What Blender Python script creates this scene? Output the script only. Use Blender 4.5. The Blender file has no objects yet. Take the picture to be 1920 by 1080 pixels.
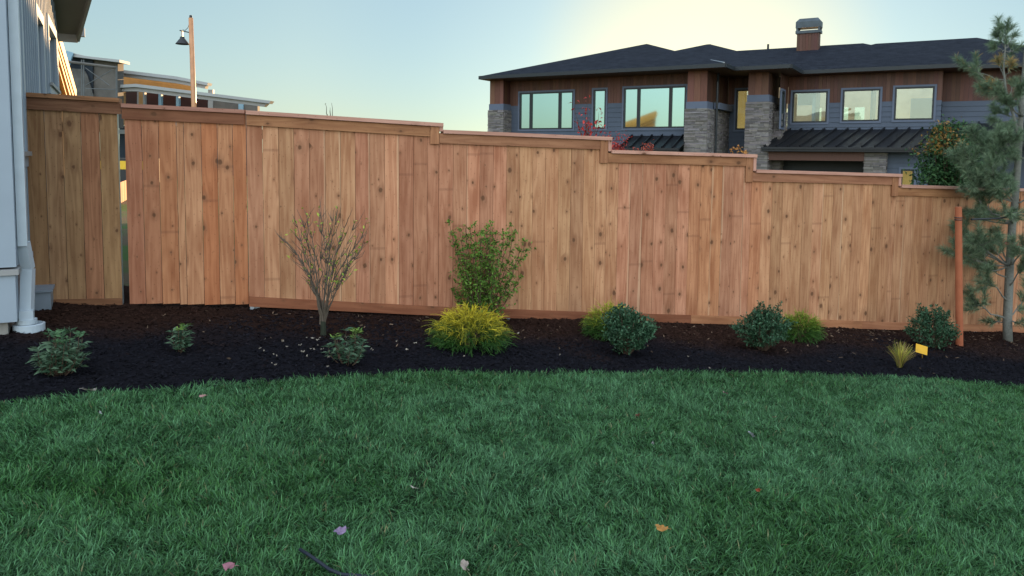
import bpy, math, random
import numpy as np
from math import sin, cos, tan, radians, pi
from mathutils import Vector, Matrix
random.seed(7); RNG = np.random.default_rng(7)
S = bpy.context.scene

# ------------------------------------------------------------------ camera
FPX = 1400.0; PIT = radians(4.4); ROL = .0105
YPP = 290 + FPX*tan(PIT); CAM = np.array([0, 0, 1.55])
_r0 = np.array([1, 0, 0.]); _u0 = np.array([0, sin(PIT), cos(PIT)]); FW = np.array([0, cos(PIT), -sin(PIT)])
RT = cos(ROL)*_r0 + sin(ROL)*_u0; UP = -sin(ROL)*_r0 + cos(ROL)*_u0
cd = bpy.data.cameras.new('camera'); cam = bpy.data.objects.new('camera', cd); S.collection.objects.link(cam)
cam.matrix_world = Matrix(((RT[0], UP[0], -FW[0], CAM[0]), (RT[1], UP[1], -FW[1], CAM[1]), (RT[2], UP[2], -FW[2], CAM[2]), (0, 0, 0, 1)))
cd.sensor_width = 36; cd.lens = FPX/1920*36; cd.shift_y = -(540-YPP)/1920; cd.clip_start = .05; cd.clip_end = 3000
S.camera = cam

# ------------------------------------------------------------------ sky, sun, exposure
SUN_EL = radians(6.0); SUN_AZ = radians(14.0)          # azimuth to the right of +Y
w = bpy.data.worlds.new('World'); S.world = w; w.use_nodes = True
nt = w.node_tree; nt.nodes.clear()
sky = nt.nodes.new('ShaderNodeTexSky'); sky.sky_type = 'NISHITA'; sky.sun_disc = False
sky.sun_elevation = SUN_EL; sky.sun_rotation = SUN_AZ; sky.altitude = 0; sky.air_density = 1.0; sky.dust_density = .6; sky.ozone_density = 1.6
gm = nt.nodes.new('ShaderNodeGamma'); gm.inputs['Gamma'].default_value = .40
bg = nt.nodes.new('ShaderNodeBackground'); bg.inputs['Strength'].default_value = .15
ow = nt.nodes.new('ShaderNodeOutputWorld')
nt.links.new(sky.outputs[0], gm.inputs[0])
# added fill light: sky boosted and warmed overhead and behind the viewer, out of view
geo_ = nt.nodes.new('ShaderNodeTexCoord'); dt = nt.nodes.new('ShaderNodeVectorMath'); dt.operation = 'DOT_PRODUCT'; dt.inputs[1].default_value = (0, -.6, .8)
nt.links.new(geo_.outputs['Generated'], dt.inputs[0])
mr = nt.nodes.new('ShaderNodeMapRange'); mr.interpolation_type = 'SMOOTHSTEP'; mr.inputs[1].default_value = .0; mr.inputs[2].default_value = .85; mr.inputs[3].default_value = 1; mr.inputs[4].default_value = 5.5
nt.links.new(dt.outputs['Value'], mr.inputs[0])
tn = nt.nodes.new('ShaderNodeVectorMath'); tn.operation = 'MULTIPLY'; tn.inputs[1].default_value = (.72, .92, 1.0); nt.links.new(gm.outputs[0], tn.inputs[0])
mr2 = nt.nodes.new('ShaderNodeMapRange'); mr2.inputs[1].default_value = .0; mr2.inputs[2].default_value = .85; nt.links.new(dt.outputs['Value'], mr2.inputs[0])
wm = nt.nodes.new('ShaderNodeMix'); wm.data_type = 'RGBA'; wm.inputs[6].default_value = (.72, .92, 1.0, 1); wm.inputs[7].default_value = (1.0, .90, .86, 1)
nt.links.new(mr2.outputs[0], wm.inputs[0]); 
dn = nt.nodes.new('ShaderNodeVectorMath'); dn.operation = 'DOT_PRODUCT'; dn.inputs[1].default_value = (sin(SUN_AZ)*cos(SUN_EL), cos(SUN_AZ)*cos(SUN_EL), sin(SUN_EL)); nt.links.new(geo_.outputs['Generated'], dn.inputs[0])
mr3 = nt.nodes.new('ShaderNodeMapRange'); mr3.interpolation_type = 'SMOOTHSTEP'; mr3.inputs[1].default_value = .972; mr3.inputs[2].default_value = .9985; nt.links.new(dn.outputs['Value'], mr3.inputs[0])
wn = nt.nodes.new('ShaderNodeMix'); wn.data_type = 'RGBA'; nt.links.new(mr3.outputs[0], wn.inputs[0]); 
mr4 = nt.nodes.new('ShaderNodeMapRange'); mr4.interpolation_type = 'SMOOTHSTEP'; mr4.inputs[1].default_value = .86; mr4.inputs[2].default_value = .94; nt.links.new(dn.outputs['Value'], mr4.inputs[0])
wq = nt.nodes.new('ShaderNodeMix'); wq.data_type = 'RGBA'; nt.links.new(mr4.outputs[0], wq.inputs[0]); nt.links.new(wm.outputs[2], wq.inputs[6]); wq.inputs[7].default_value = (.60, .83, .98, 1)
nt.links.new(wq.outputs[2], wn.inputs[6]); wn.inputs[7].default_value = (.82, .90, .83, 1)
nt.links.new(wn.outputs[2], tn.inputs[1])
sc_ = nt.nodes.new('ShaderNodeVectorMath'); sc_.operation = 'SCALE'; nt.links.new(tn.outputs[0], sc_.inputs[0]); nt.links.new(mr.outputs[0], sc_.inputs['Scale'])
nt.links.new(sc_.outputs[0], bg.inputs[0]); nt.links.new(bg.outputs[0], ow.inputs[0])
sd = bpy.data.lights.new('sun', 'SUN'); sd.energy = 5.0; sd.angle = radians(.5); sd.color = (1, .62, .30)
so = bpy.data.objects.new('sun', sd); S.collection.objects.link(so)
tosun = Vector((sin(SUN_AZ)*cos(SUN_EL), cos(SUN_AZ)*cos(SUN_EL), sin(SUN_EL)))
so.rotation_euler = tosun.to_track_quat('Z', 'Y').to_euler(); so.location = (10, 60, 20)
S.view_settings.view_transform = 'Standard'; S.view_settings.look = 'None'
S.view_settings.exposure = 1.5; S.view_settings.gamma = 1
S.render.engine = 'CYCLES'

# ------------------------------------------------------------------ helpers
def ray(px, py): return FW + (px-960)/FPX*RT - (py-YPP)/FPX*UP
def at_y(px, py, Y):
    d = ray(px, py); return CAM + d*(Y/d[1])
def at_z(px, py, z):
    d = ray(px, py); return CAM + d*((z-CAM[2])/d[2])
def on_plane(px, py, p0, n):
    d = ray(px, py); return CAM + d*(np.dot(np.array(p0)-CAM, n)/np.dot(d, n))
def sstep(a, b, x):
    t = np.clip((x-a)/(b-a), 0, 1); return t*t*(3-2*t)
def G(x, y):
    x = np.clip(x, -9, 12)
    wv = sstep(2.0, 7.0, y)
    return -.14*wv - (.05 + .0385*wv)*x
def on_ground(px, py):
    d = ray(px, py); t = 2.0
    for _ in range(60):
        p = CAM + d*t; t += (p[2]-G(p[0], p[1]))*.9/max(.05, -d[2])*.6
    return CAM + d*t
_LAT = np.random.default_rng(3).random((256, 256))
def vnoise(x, y):
    xi = np.floor(x).astype(int); yi = np.floor(y).astype(int); fx = x-xi; fy = y-yi
    fx = fx*fx*(3-2*fx); fy = fy*fy*(3-2*fy)
    g = lambda a, b: _LAT[a & 255, b & 255]
    return (g(xi, yi)*(1-fx)+g(xi+1, yi)*fx)*(1-fy)+(g(xi, yi+1)*(1-fx)+g(xi+1, yi+1)*fx)*fy
def fbm(x, y, o=4):
    s = 0; a = .5
    for i in range(o): s = s + a*vnoise(x*2**i+17*i, y*2**i+5*i); a *= .5
    return s

def tag(o, label=None, cat=None, group=None, kind=None):
    for k, v in (('label', label), ('category', cat), ('group', group), ('kind', kind)):
        if v: o[k] = v
    return o
def empty(name, loc, label, cat, rz=0, group=None):
    o = bpy.data.objects.new(name, None); S.collection.objects.link(o)
    o.location = [float(v) for v in loc]; o.rotation_euler = (0, 0, rz); o.empty_display_size = .1
    return tag(o, label, cat, group)

class MB:
    """collects geometry; build() links it as ONE mesh object"""
    def __init__(s): s.v = []; s.f = []; s.uv = []; s.b = []; s.c = []; s.m = []
    def face(s, pts, uv=None, b=(0, 0), c=(1, 1, 1), m=0):
        i = len(s.v); s.v += [tuple(float(q) for q in p) for p in pts]; s.f.append(tuple(range(i, i+len(pts))))
        s.uv += list(uv) if uv else [(0, 0)]*len(pts)
        s.b += [b]*len(pts) if not (isinstance(b, list)) else b
        s.c += [c]*len(pts); s.m.append(m)
    def box(s, x0, x1, y0, y1, z0, z1, c=(1, 1, 1), off=(0, 0), m=0, rnd=0, R=None, o=None):
        P = [(x0, y0, z0), (x1, y0, z0), (x1, y1, z0), (x0, y1, z0), (x0, y0, z1), (x1, y0, z1), (x1, y1, z1), (x0, y1, z1)]
        if R is not None:
            P = [tuple(R @ Vector(p) + Vector(o)) for p in P]
        L = [(x0, y0, z0), (x1, y0, z0), (x1, y1, z0), (x0, y1, z0), (x0, y0, z1), (x1, y0, z1), (x1, y1, z1), (x0, y1, z1)]
        for q in ((0, 1, 5, 4), (1, 2, 6, 5), (2, 3, 7, 6), (3, 0, 4, 7), (4, 5, 6, 7), (3, 2, 1, 0)):
            uv = [(L[i][0]+L[i][1]+off[0], L[i][2]+L[i][1]*.7+off[1]) for i in q]
            b = [((L[i][0]-x0)/max(1e-6, x1-x0)-.5, rnd) for i in q]
            s.face([P[i] for i in q], uv, b, c, m)
    def obox(s, a, b_, wy, wz, c=(1, 1, 1), off=(0, 0), m=0, rnd=0):
        """bar from point a to point b with cross-section wy x wz"""
        a = Vector(a); b_ = Vector(b_); d = b_-a; L = d.length; R = d.to_track_quat('X', 'Z').to_matrix()
        s.box(0, L, -wy/2, wy/2, -wz/2, wz/2, c, off, m, rnd, R, a)
    def tube(s, pts, rad, n=6, cap=True, c=(1, 1, 1), m=0):
        pts = [Vector(p) for p in pts]
        if not hasattr(rad, '__len__'): rad = [rad]*len(pts)
        rings = []; ref = Vector((.31, .17, .93))
        for i, p in enumerate(pts):
            d = (pts[min(i+1, len(pts)-1)]-pts[max(i-1, 0)]).normalized()
            a = d.cross(ref)
            if a.length < .1: a = d.cross(Vector((1, 0, 0)))
            a.normalize(); b = d.cross(a); ref2 = None
            rings.append([p+(a*cos(2*pi*k/n)+b*sin(2*pi*k/n))*rad[i] for k in range(n)])
        base = len(s.v)
        for r_ in rings:
            for k in range(n): s.v.append(tuple(r_[k]))
        ln = 0
        for i in range(len(rings)-1):
            dl = (pts[i+1]-pts[i]).length
            for k in range(n):
                k2 = (k+1) % n
                s.f.append((base+i*n+k, base+i*n+k2, base+(i+1)*n+k2, base+(i+1)*n+k)); s.m.append(m)
                s.uv += [(k/n*.3, ln), ((k+1)/n*.3, ln), ((k+1)/n*.3, ln+dl), (k/n*.3, ln+dl)]
                s.b += [(0, 0)]*4; s.c += [c]*4
            ln += dl
        if cap:
            for i in (0, len(rings)-1):
                s.f.append(tuple(base+i*n+k for k in (range(n) if i else reversed(range(n))))); s.m.append(m)
                s.uv += [(0, 0)]*n; s.b += [(0, 0)]*n; s.c += [c]*n
    def lathe(s, prof, n=20, o=(0, 0, 0), c=(1, 1, 1), m=0):
        o = Vector(o); base = len(s.v)
        for r_, z in prof:
            for k in range(n): s.v.append((o.x+r_*cos(2*pi*k/n), o.y+r_*sin(2*pi*k/n), o.z+z))
        for i in range(len(prof)-1):
            for k in range(n):
                k2 = (k+1) % n
                s.f.append((base+i*n+k, base+i*n+k2, base+(i+1)*n+k2, base+(i+1)*n+k)); s.m.append(m)
                s.uv += [(0, 0)]*4; s.b += [(0, 0)]*4; s.c += [c]*4
    def build(s, name, mats, parent=None, smooth=False):
        me = bpy.data.meshes.new(name); me.from_pydata(s.v, [], s.f); me.update()
        if not isinstance(mats, (list, tuple)): mats = [mats]
        for q in mats: me.materials.append(q)
        me.polygons.foreach_set('material_index', s.m)
        nl = len(me.loops)
        l1 = me.uv_layers.new(name='UVMap'); l1.data.foreach_set('uv', np.array(s.uv, 'f').ravel()[:nl*2])
        l2 = me.uv_layers.new(name='Board'); l2.data.foreach_set('uv', np.array(s.b, 'f').ravel()[:nl*2])
        ca = me.color_attributes.new('tint', 'FLOAT_COLOR', 'CORNER')
        cc = np.ones((nl, 4), 'f'); cc[:, :3] = np.array(s.c, 'f')[:nl]; ca.data.foreach_set('color', cc.ravel())
        if smooth: me.polygons.foreach_set('use_smooth', [True]*len(me.polygons))
        o = bpy.data.objects.new(name, me); S.collection.objects.link(o)
        if parent: o.parent = parent
        return o

def npmesh(name, V, quads=None, tris=None, mat=None, col=None, parent=None, smooth=False):
    """fast mesh from arrays; col is per vertex"""
    me = bpy.data.meshes.new(name); nv = len(V)
    me.vertices.add(nv); me.vertices.foreach_set('co', np.ascontiguousarray(V, 'f').ravel())
    nq = 0 if quads is None else len(quads); ntr = 0 if tris is None else len(tris)
    li = np.concatenate([quads.ravel() if nq else np.zeros(0, int), tris.ravel() if ntr else np.zeros(0, int)]).astype('i')
    st = np.concatenate([np.arange(nq)*4, nq*4+np.arange(ntr)*3]).astype('i')
    me.loops.add(len(li)); me.loops.foreach_set('vertex_index', li)
    me.polygons.add(nq+ntr); me.polygons.foreach_set('loop_start', st)
    if smooth: me.polygons.foreach_set('use_smooth', np.ones(nq+ntr, bool))
    me.update(calc_edges=True); me.validate()
    if col is not None:
        ca = me.color_attributes.new('tint', 'FLOAT_COLOR', 'POINT'); cc = np.ones((nv, 4), 'f'); cc[:, :3] = col; ca.data.foreach_set('color', cc.ravel())
    if mat: me.materials.append(mat)
    o = bpy.data.objects.new(name, me); S.collection.objects.link(o)
    if parent: o.parent = parent
    return o

# ------------------------------------------------------------------ materials
class NB:
    def __init__(s, name):
        s.m = bpy.data.materials.new(name); s.m.use_nodes = True; s.t = s.m.node_tree; s.t.nodes.clear()
        s.out = s.t.nodes.new('ShaderNodeOutputMaterial'); s.p = s.t.nodes.new('ShaderNodeBsdfPrincipled')
        s.t.links.new(s.p.outputs[0], s.out.inputs[0])
    def n(s, typ, **k):
        a = s.t.nodes.new(typ)
        for q, v in k.items(): setattr(a, q, v)
        return a
    def l(s, a, b): s.t.links.new(a, b)
    def set(s, sock, v):
        if hasattr(v, 'is_linked') or hasattr(v, 'links'): s.l(v, sock)
        else: sock.default_value = v
    def math(s, op, a, b=None, c=None, clamp=False):
        m = s.n('ShaderNodeMath', operation=op, use_clamp=clamp); s.set(m.inputs[0], a)
        if b is not None: s.set(m.inputs[1], b)
        if c is not None: s.set(m.inputs[2], c)
        return m.outputs[0]
    def mix(s, f, a, b, mode='MIX'):
        m = s.n('ShaderNodeMix', data_type='RGBA', blend_type=mode); s.set(m.inputs[0], f)
        s.set(m.inputs[6], a if hasattr(a, 'links') else (*a, 1)); s.set(m.inputs[7], b if hasattr(b, 'links') else (*b, 1)); return m.outputs[2]
    def noise(s, vec, scale, detail=3, rough=.55, dist=0):
        m = s.n('ShaderNodeTexNoise'); m.inputs['Scale'].default_value = scale; m.inputs['Detail'].default_value = detail
        m.inputs['Roughness'].default_value = rough; m.inputs['Distortion'].default_value = dist
        if vec is not None: s.l(vec, m.inputs['Vector'])
        return m.outputs['Fac']
    def mapr(s, v, a, b, c=0, d=1, smooth=True):
        m = s.n('ShaderNodeMapRange'); m.interpolation_type = 'SMOOTHSTEP' if smooth else 'LINEAR'
        s.set(m.inputs[0], v); m.inputs[1].default_value = a; m.inputs[2].default_value = b; m.inputs[3].default_value = c; m.inputs[4].default_value = d
        return m.outputs[0]
    def bump(s, h, strength=.3, dist=.01):
        b = s.n('ShaderNodeBump'); b.inputs['Strength'].default_value = strength; b.inputs['Distance'].default_value = dist
        s.l(h, b.inputs['Height']); s.l(b.outputs[0], s.p.inputs['Normal'])
    def vec(s, x, y, z=0):
        c = s.n('ShaderNodeCombineXYZ'); s.set(c.inputs[0], x); s.set(c.inputs[1], y); s.set(c.inputs[2], z); return c.outputs[0]
    def obj(s): return s.n('ShaderNodeTexCoord').outputs['Object']
    def geo(s): return s.n('ShaderNodeNewGeometry').outputs['Position']
    def tint(s): return s.n('ShaderNodeVertexColor', layer_name='tint').outputs[0]
    def fin(s, col, rough=.6, spec=.3, **k):
        s.set(s.p.inputs['Base Color'], col if hasattr(col, 'links') else (*col, 1)); s.set(s.p.inputs['Roughness'], rough)
        s.p.inputs['Specular IOR Level'].default_value = spec
        for q, v in k.items(): s.set(s.p.inputs[q.replace('_', ' ')], v)
        return s.m

def simple(name, col, rough=.6, var=.12, scale=8, bump=0, spec=.3, metal=0, tinted=False):
    b = NB(name); v = b.noise(b.geo(), scale, 5)
    k = b.mapr(v, .25, .75, 1-var, 1+var, False)
    c = b.mix(1, col, b.vec(k, k, k), 'MULTIPLY')
    if tinted: c = b.mix(1, c, b.tint(), 'MULTIPLY')
    if bump: b.bump(b.noise(b.geo(), scale*9, 4), bump, .01)
    return b.fin(c, rough, spec, Metallic=metal)

def cedar(name, dark, light, knotc=(.10, .045, .022), gscale=1.0, sap=True, rough=.75):
    b = NB(name)
    uv = b.n('ShaderNodeUVMap', uv_map='UVMap').outputs[0]; sp = b.n('ShaderNodeSeparateXYZ'); b.l(uv, sp.inputs[0]); u, v = sp.outputs[0], sp.outputs[1]
    bd = b.n('ShaderNodeUVMap', uv_map='Board').outputs[0]; s2 = b.n('ShaderNodeSeparateXYZ'); b.l(bd, s2.inputs[0]); bu, rn = s2.outputs[0], s2.outputs[1]
    vo = b.n('ShaderNodeTexVoronoi', voronoi_dimensions='2D'); vo.inputs['Scale'].default_value = 1
    sv = b.vec(b.math('MULTIPLY', u, 8.5), b.math('MULTIPLY', v, 3.3)); b.l(sv, vo.inputs['Vector'])
    ps = b.n('ShaderNodeSeparateXYZ'); b.l(vo.outputs['Position'], ps.inputs[0])
    cs = b.n('ShaderNodeSeparateColor'); b.l(vo.outputs['Color'], cs.inputs[0])
    du = b.math('SUBTRACT', u, b.math('DIVIDE', ps.outputs[0], 8.5)); dv = b.math('MULTIPLY', b.math('SUBTRACT', v, b.math('DIVIDE', ps.outputs[1], 3.3)), .72)
    dd = b.math('SQRT', b.math('ADD', b.math('MULTIPLY', du, du), b.math('MULTIPLY', dv, dv)))
    wob = b.noise(b.vec(b.math('MULTIPLY', u, 60), b.math('MULTIPLY', v, 60)), 1, 3)
    dd = b.math('ADD', dd, b.math('MULTIPLY', b.math('SUBTRACT', wob, .5), .011))
    has = b.math('GREATER_THAN', cs.outputs[0], b.math('ADD', .10, b.math('MULTIPLY', b.math('FRACT', b.math('MULTIPLY', rn, 5.1)), .6)))
    size = b.math('ADD', .0045, b.math('MULTIPLY', b.math('POWER', cs.outputs[1], 2.2), .019))
    rel = b.math('DIVIDE', dd, size)
    core = b.math('MULTIPLY', b.mapr(rel, .55, 1.15, 1, 0), has)
    halo = b.math('MULTIPLY', b.mapr(rel, .9, 3.8, 1, 0), has)
    halod = b.math('MULTIPLY', b.math('POWER', 2.7183, b.math('MULTIPLY', rel, -.55)), has)
    # cathedral grain that swirls round the knots
    low = b.noise(b.vec(b.math('MULTIPLY', u, 9*gscale), b.math('MULTIPLY', v, .55)), 1, 2, .5)
    ph = b.math('ADD', b.math('MULTIPLY', low, 46), b.math('MULTIPLY', halod, 5))
    ring = b.math('ADD', b.math('MULTIPLY', b.math('SINE', ph), .5), .5)
    fine = b.noise(b.vec(b.math('MULTIPLY', u, 110), b.math('MULTIPLY', v, 1.6)), 1, 4, .65)
    blot = b.noise(b.vec(b.math('MULTIPLY', u, 6), b.math('MULTIPLY', v, 1.7)), 1, 4, .6)
    k = b.math('ADD', b.math('ADD', b.math('MULTIPLY', ring, .15), b.math('MULTIPLY', fine, .30)), b.math('MULTIPLY', blot, .70))
    k = b.mapr(k, .38, .76, 0, 1, False)
    c = b.mix(k, dark, light)
    c = b.mix(1, c, b.tint(), 'MULTIPLY')
    if sap:
        e = b.math('ADD', b.math('MULTIPLY', bu, b.math('SUBTRACT', b.math('MULTIPLY', b.math('GREATER_THAN', b.math('FRACT', b.math('MULTIPLY', rn, 7.31)), .5), 2), 1)),
                   b.math('MULTIPLY', b.math('SUBTRACT', b.noise(b.vec(b.math('MULTIPLY', u, 2), b.math('MULTIPLY', v, .9)), 1, 3), .5), .55))
        sm = b.math('MULTIPLY', b.mapr(e, .36, .44, 0, 1), b.math('GREATER_THAN', rn, .66))
        c = b.mix(b.math('MULTIPLY', sm, .32), c, (.62, .43, .27))
        # sticker marks: faint bands left across the boards by the lumber stack
        fr = b.math('FRACT', b.math('ADD', b.math('MULTIPLY', v, .83), b.math('MULTIPLY', rn, 3.7)))
        bandm = b.mapr(b.math('ABSOLUTE', b.math('SUBTRACT', fr, .5)), .006, .014, 1, 0)
        c = b.mix(b.math('MULTIPLY', b.math('MULTIPLY', bandm, .28), b.math('GREATER_THAN', b.math('FRACT', b.math('MULTIPLY', rn, 13.7)), .45)), c, (.13, .05, .03))
    c = b.mix(b.math('MULTIPLY', halo, .42), c, b.mix(.5, dark, knotc))
    c = b.mix(b.math('MULTIPLY', core, .85), c, knotc)
    # tiny dark specks
    spk = b.n('ShaderNodeTexVoronoi', voronoi_dimensions='2D'); spk.inputs['Scale'].default_value = 1
    b.l(b.vec(b.math('MULTIPLY', u, 16), b.math('MULTIPLY', v, 9)), spk.inputs['Vector'])
    c = b.mix(b.math('MULTIPLY', b.mapr(spk.outputs['Distance'], .03, .07, 1, 0), .55), c, knotc)
    b.bump(b.math('SUBTRACT', b.math('ADD', fine, b.math('MULTIPLY', ring, .3)), core), .25, .004)
    return b.fin(c, rough, .2)

M = {}
M['cedar'] = cedar('cedar boards', (.285, .122, .064), (.475, .252, .148))
M['cedar_trim'] = cedar('cedar trim', (.22, .095, .048), (.36, .18, .095), gscale=.8, sap=False)
M['cedar_cap'] = cedar('cedar cap', (.36, .19, .14), (.50, .30, .23), gscale=.8, sap=False)
M['cedar_weathered'] = cedar('weathered cedar', (.19, .095, .050), (.35, .205, .115), sap=False)
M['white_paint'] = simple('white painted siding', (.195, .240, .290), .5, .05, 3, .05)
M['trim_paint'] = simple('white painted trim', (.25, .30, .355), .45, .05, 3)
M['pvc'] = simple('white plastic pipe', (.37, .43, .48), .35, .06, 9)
M['soffit'] = simple('grey soffit', (.16, .16, .15), .6, .08, 3)
M['grey_trim'] = simple('grey fascia paint', (.25, .25, .25), .5, .08, 3)
M['concrete'] = simple('concrete', (.24, .23, .21), .85, .25, 14, .3)
M['galv'] = simple('galvanised steel', (.35, .38, .42), .4, .15, 20, 0, .5, .6)
M['black_metal'] = simple('black painted metal', (.02, .022, .025), .45, .15, 20)
M['grey_plastic'] = simple('grey plastic box', (.17, .20, .235), .5, .1, 8)

# ------------------------------------------------------------------ ground
YF = lambda x: 7.1 + (x+1.6736)*.29552/.95534          # fence line
FD = np.array([.95534, .29552, 0]); FN = np.array([-.29552, .95534, 0]); FP = np.array([-1.6736, 7.1, 0])
def ground_far(x, y):
    g = G(x, y); far = np.clip(-.14-.0885*x, -1.35, .35); k = sstep(9.5, 24, y); return g*(1-k)+far*k
gx = np.concatenate([[-1500, -400, -120, -60, -30], np.linspace(-16, 22, 77), [30, 60, 120, 400, 1500]])
gy = np.concatenate([[-400, -100, -40, -20, -10], np.linspace(-4, 30, 69), [40, 60, 120, 300, 800, 1800]])
X, Y = np.meshgrid(gx, gy); Z = ground_far(X, Y)-.05
def gridfaces(nx, ny):
    i = np.arange((ny-1)*(nx-1)); r_ = i//(nx-1); c_ = i % (nx-1); a = r_*nx+c_
    return np.stack([a, a+1, a+nx+1, a+nx], 1)
b = NB('dry earth and grass ground'); nz = b.noise(b.geo(), .8, 6)
c = b.mix(b.mapr(nz, .4, .6), (.045, .09, .025), (.09, .07, .045)); b.bump(b.noise(b.geo(), 25, 4), .5, .03)
M['earth'] = b.fin(c, .95, .1)
o = npmesh('ground', np.stack([X, Y, Z], -1).reshape(-1, 3), gridfaces(len(gx), len(gy)), None, M['earth'], smooth=True); tag(o, kind='structure')

# lawn edge, from left to right (x -> y)
ep = [on_ground(px, py+6) for px, py in ((0, 757), (200, 738), (400, 721), (600, 709), (800, 701), (1000, 698), (1200, 697), (1400, 700), (1600, 705), (1800, 713), (1920, 721))]
ex = np.array([-12, -7]+[p[0] for p in ep]+[7.5, 12]); ey = np.array([.5, 2.6]+[p[1] for p in ep]+[4.6, 2.2])
EDGE = lambda x: np.interp(x, ex, ey)

# mulch bed: one sheet from under the lawn edge to behind the fence
nx, ny = 620, 330
mx = np.linspace(-6.5, 10.5, nx); my = np.linspace(0, 1, ny)
X, T = np.meshgrid(mx, my); y0 = EDGE(X)-.35; y1 = YF(X)+.9; Y = y0+(y1-y0)*T
clod = (fbm(X*14, Y*14, 4)-.5)*.035 + (fbm(X*2.2+9, Y*2.2, 3)-.5)*.07 + (RNG.random(X.shape)-.5)*.010
Z = G(X, Y) + clod + .01 - .06*sstep(.22, 0, Y-EDGE(X))
b = NB('bark mulch'); g = b.geo(); sp = b.n('ShaderNodeSeparateXYZ'); b.l(g, sp.inputs[0])
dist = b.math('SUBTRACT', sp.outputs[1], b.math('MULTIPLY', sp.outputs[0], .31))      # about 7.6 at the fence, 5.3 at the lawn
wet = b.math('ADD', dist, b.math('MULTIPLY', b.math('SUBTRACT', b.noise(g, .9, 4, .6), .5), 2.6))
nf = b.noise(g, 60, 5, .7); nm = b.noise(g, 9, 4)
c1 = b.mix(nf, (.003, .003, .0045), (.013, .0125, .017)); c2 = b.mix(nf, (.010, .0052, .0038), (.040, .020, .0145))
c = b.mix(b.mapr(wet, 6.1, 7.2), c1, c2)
c = b.mix(b.math('MULTIPLY', b.mapr(nm, .62, .74), .5), c, (.022, .011, .008))
b.bump(nf, .8, .02)
M['mulch'] = b.fin(c, .95, .05)
o = npmesh('mulch_bed', np.stack([X, Y, Z], -1).reshape(-1, 3), gridfaces(nx, ny), None, M['mulch'], smooth=False); tag(o, kind='structure')

def chips(name, N, xf, yf, size, mat, colf, zoff=.0, thin=.25):
    x = xf(N); y = yf(x)
    z = G(x, y) + (fbm(x*2.2+9, y*2.2, 3)-.5)*.07 + (fbm(x*14, y*14, 4)-.5)*.035 + .012 + zoff + RNG.random(N)*.008
    L = size*(.5+RNG.random(N)*1.3); Wd = L*(.22+.35*RNG.random(N)); a = RNG.random(N)*2*pi; ti = (RNG.random(N)-.5)*1.0; ro = (RNG.random(N)-.5)*1.2
    dx = np.stack([np.cos(a)*np.cos(ti), np.sin(a)*np.cos(ti), np.sin(ti)], 1); sx = np.stack([-np.sin(a)*np.cos(ro), np.cos(a)*np.cos(ro), np.sin(ro)], 1)
    nn = np.cross(dx, sx); c0 = np.stack([x, y, z], 1)
    P = [c0 + dx*(i*L/2)[:, None] + sx*(j*Wd/2*(1 if i < 0 else .6))[:, None] + nn*(k*L*thin*.4)[:, None] for i, j, k in ((-1, -1, 0), (1, -1, 0), (1, 1, 0), (-1, 1, 0), (-1, 0, 1), (1, 0, 1))]
    V = np.stack(P, 1).reshape(-1, 3); bs = (np.arange(N)*6)[:, None]
    Q = np.concatenate([bs+np.array([0, 1, 5, 4]), bs+np.array([4, 5, 2, 3])]); T = np.concatenate([bs+np.array([0, 4, 3]), bs+np.array([1, 2, 5])])
    return npmesh(name, V, Q, T, mat, np.repeat(colf(x, y, N), 6, 0))
b = NB('loose chips'); M['chips'] = b.fin(b.tint(), .9, .06)
def yr(x, a=0.0, bb=.0): 
    e = EDGE(x)-.05; return e + (YF(x)+.1-e)*RNG.random(len(x))
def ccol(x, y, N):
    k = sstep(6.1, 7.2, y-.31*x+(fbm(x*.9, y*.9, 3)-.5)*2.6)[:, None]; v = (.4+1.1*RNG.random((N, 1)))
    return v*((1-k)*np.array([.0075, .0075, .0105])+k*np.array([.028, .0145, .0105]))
o = chips('mulch_chips', 70000, lambda N: -5+14.5*RNG.random(N), yr, .020, M['chips'], ccol)
tag(o, 'dark shredded bark chips covering the planting bed', 'mulch', kind='stuff')
def scol(x, y, N):
    return (.3+.7*RNG.random((N, 1)))*np.array([.18, .125, .085])
o = chips('straw_scraps', 800, lambda N: np.concatenate([3+5.5*RNG.random(N//3*2), -3.0+6.5*RNG.random(N-N//3*2)]),
          lambda x: YF(x)-.06-np.abs(RNG.normal(0, .55, len(x))), .024, M['chips'], scol, .004, .06)
tag(o, 'pale splinters and straw scraps strewn on the mulch near the fence', 'wood scraps', kind='stuff')

# lawn sheet
nx, ny = 160, 90
X, T = np.meshgrid(np.linspace(-7, 9, nx), np.linspace(0, 1, ny)); Y = -3 + (EDGE(X)+.02+3)*T
lawnz = lambda x, y: G(x, y) + .022 + (fbm(x*1.1+3, y*1.1, 3)-.5)*.05
b = NB('turf thatch'); nz = b.noise(b.geo(), 40, 5)
M['thatch'] = b.fin(b.mix(nz, (.005, .012, .005), (.018, .036, .014)), .9, .1)
Z = lawnz(X, Y); Z[-1] -= .05
o = npmesh('lawn_soil', np.stack([X, Y, Z], -1).reshape(-1, 3), gridfaces(nx, ny), None, M['thatch'], smooth=True); tag(o, kind='structure')

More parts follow.
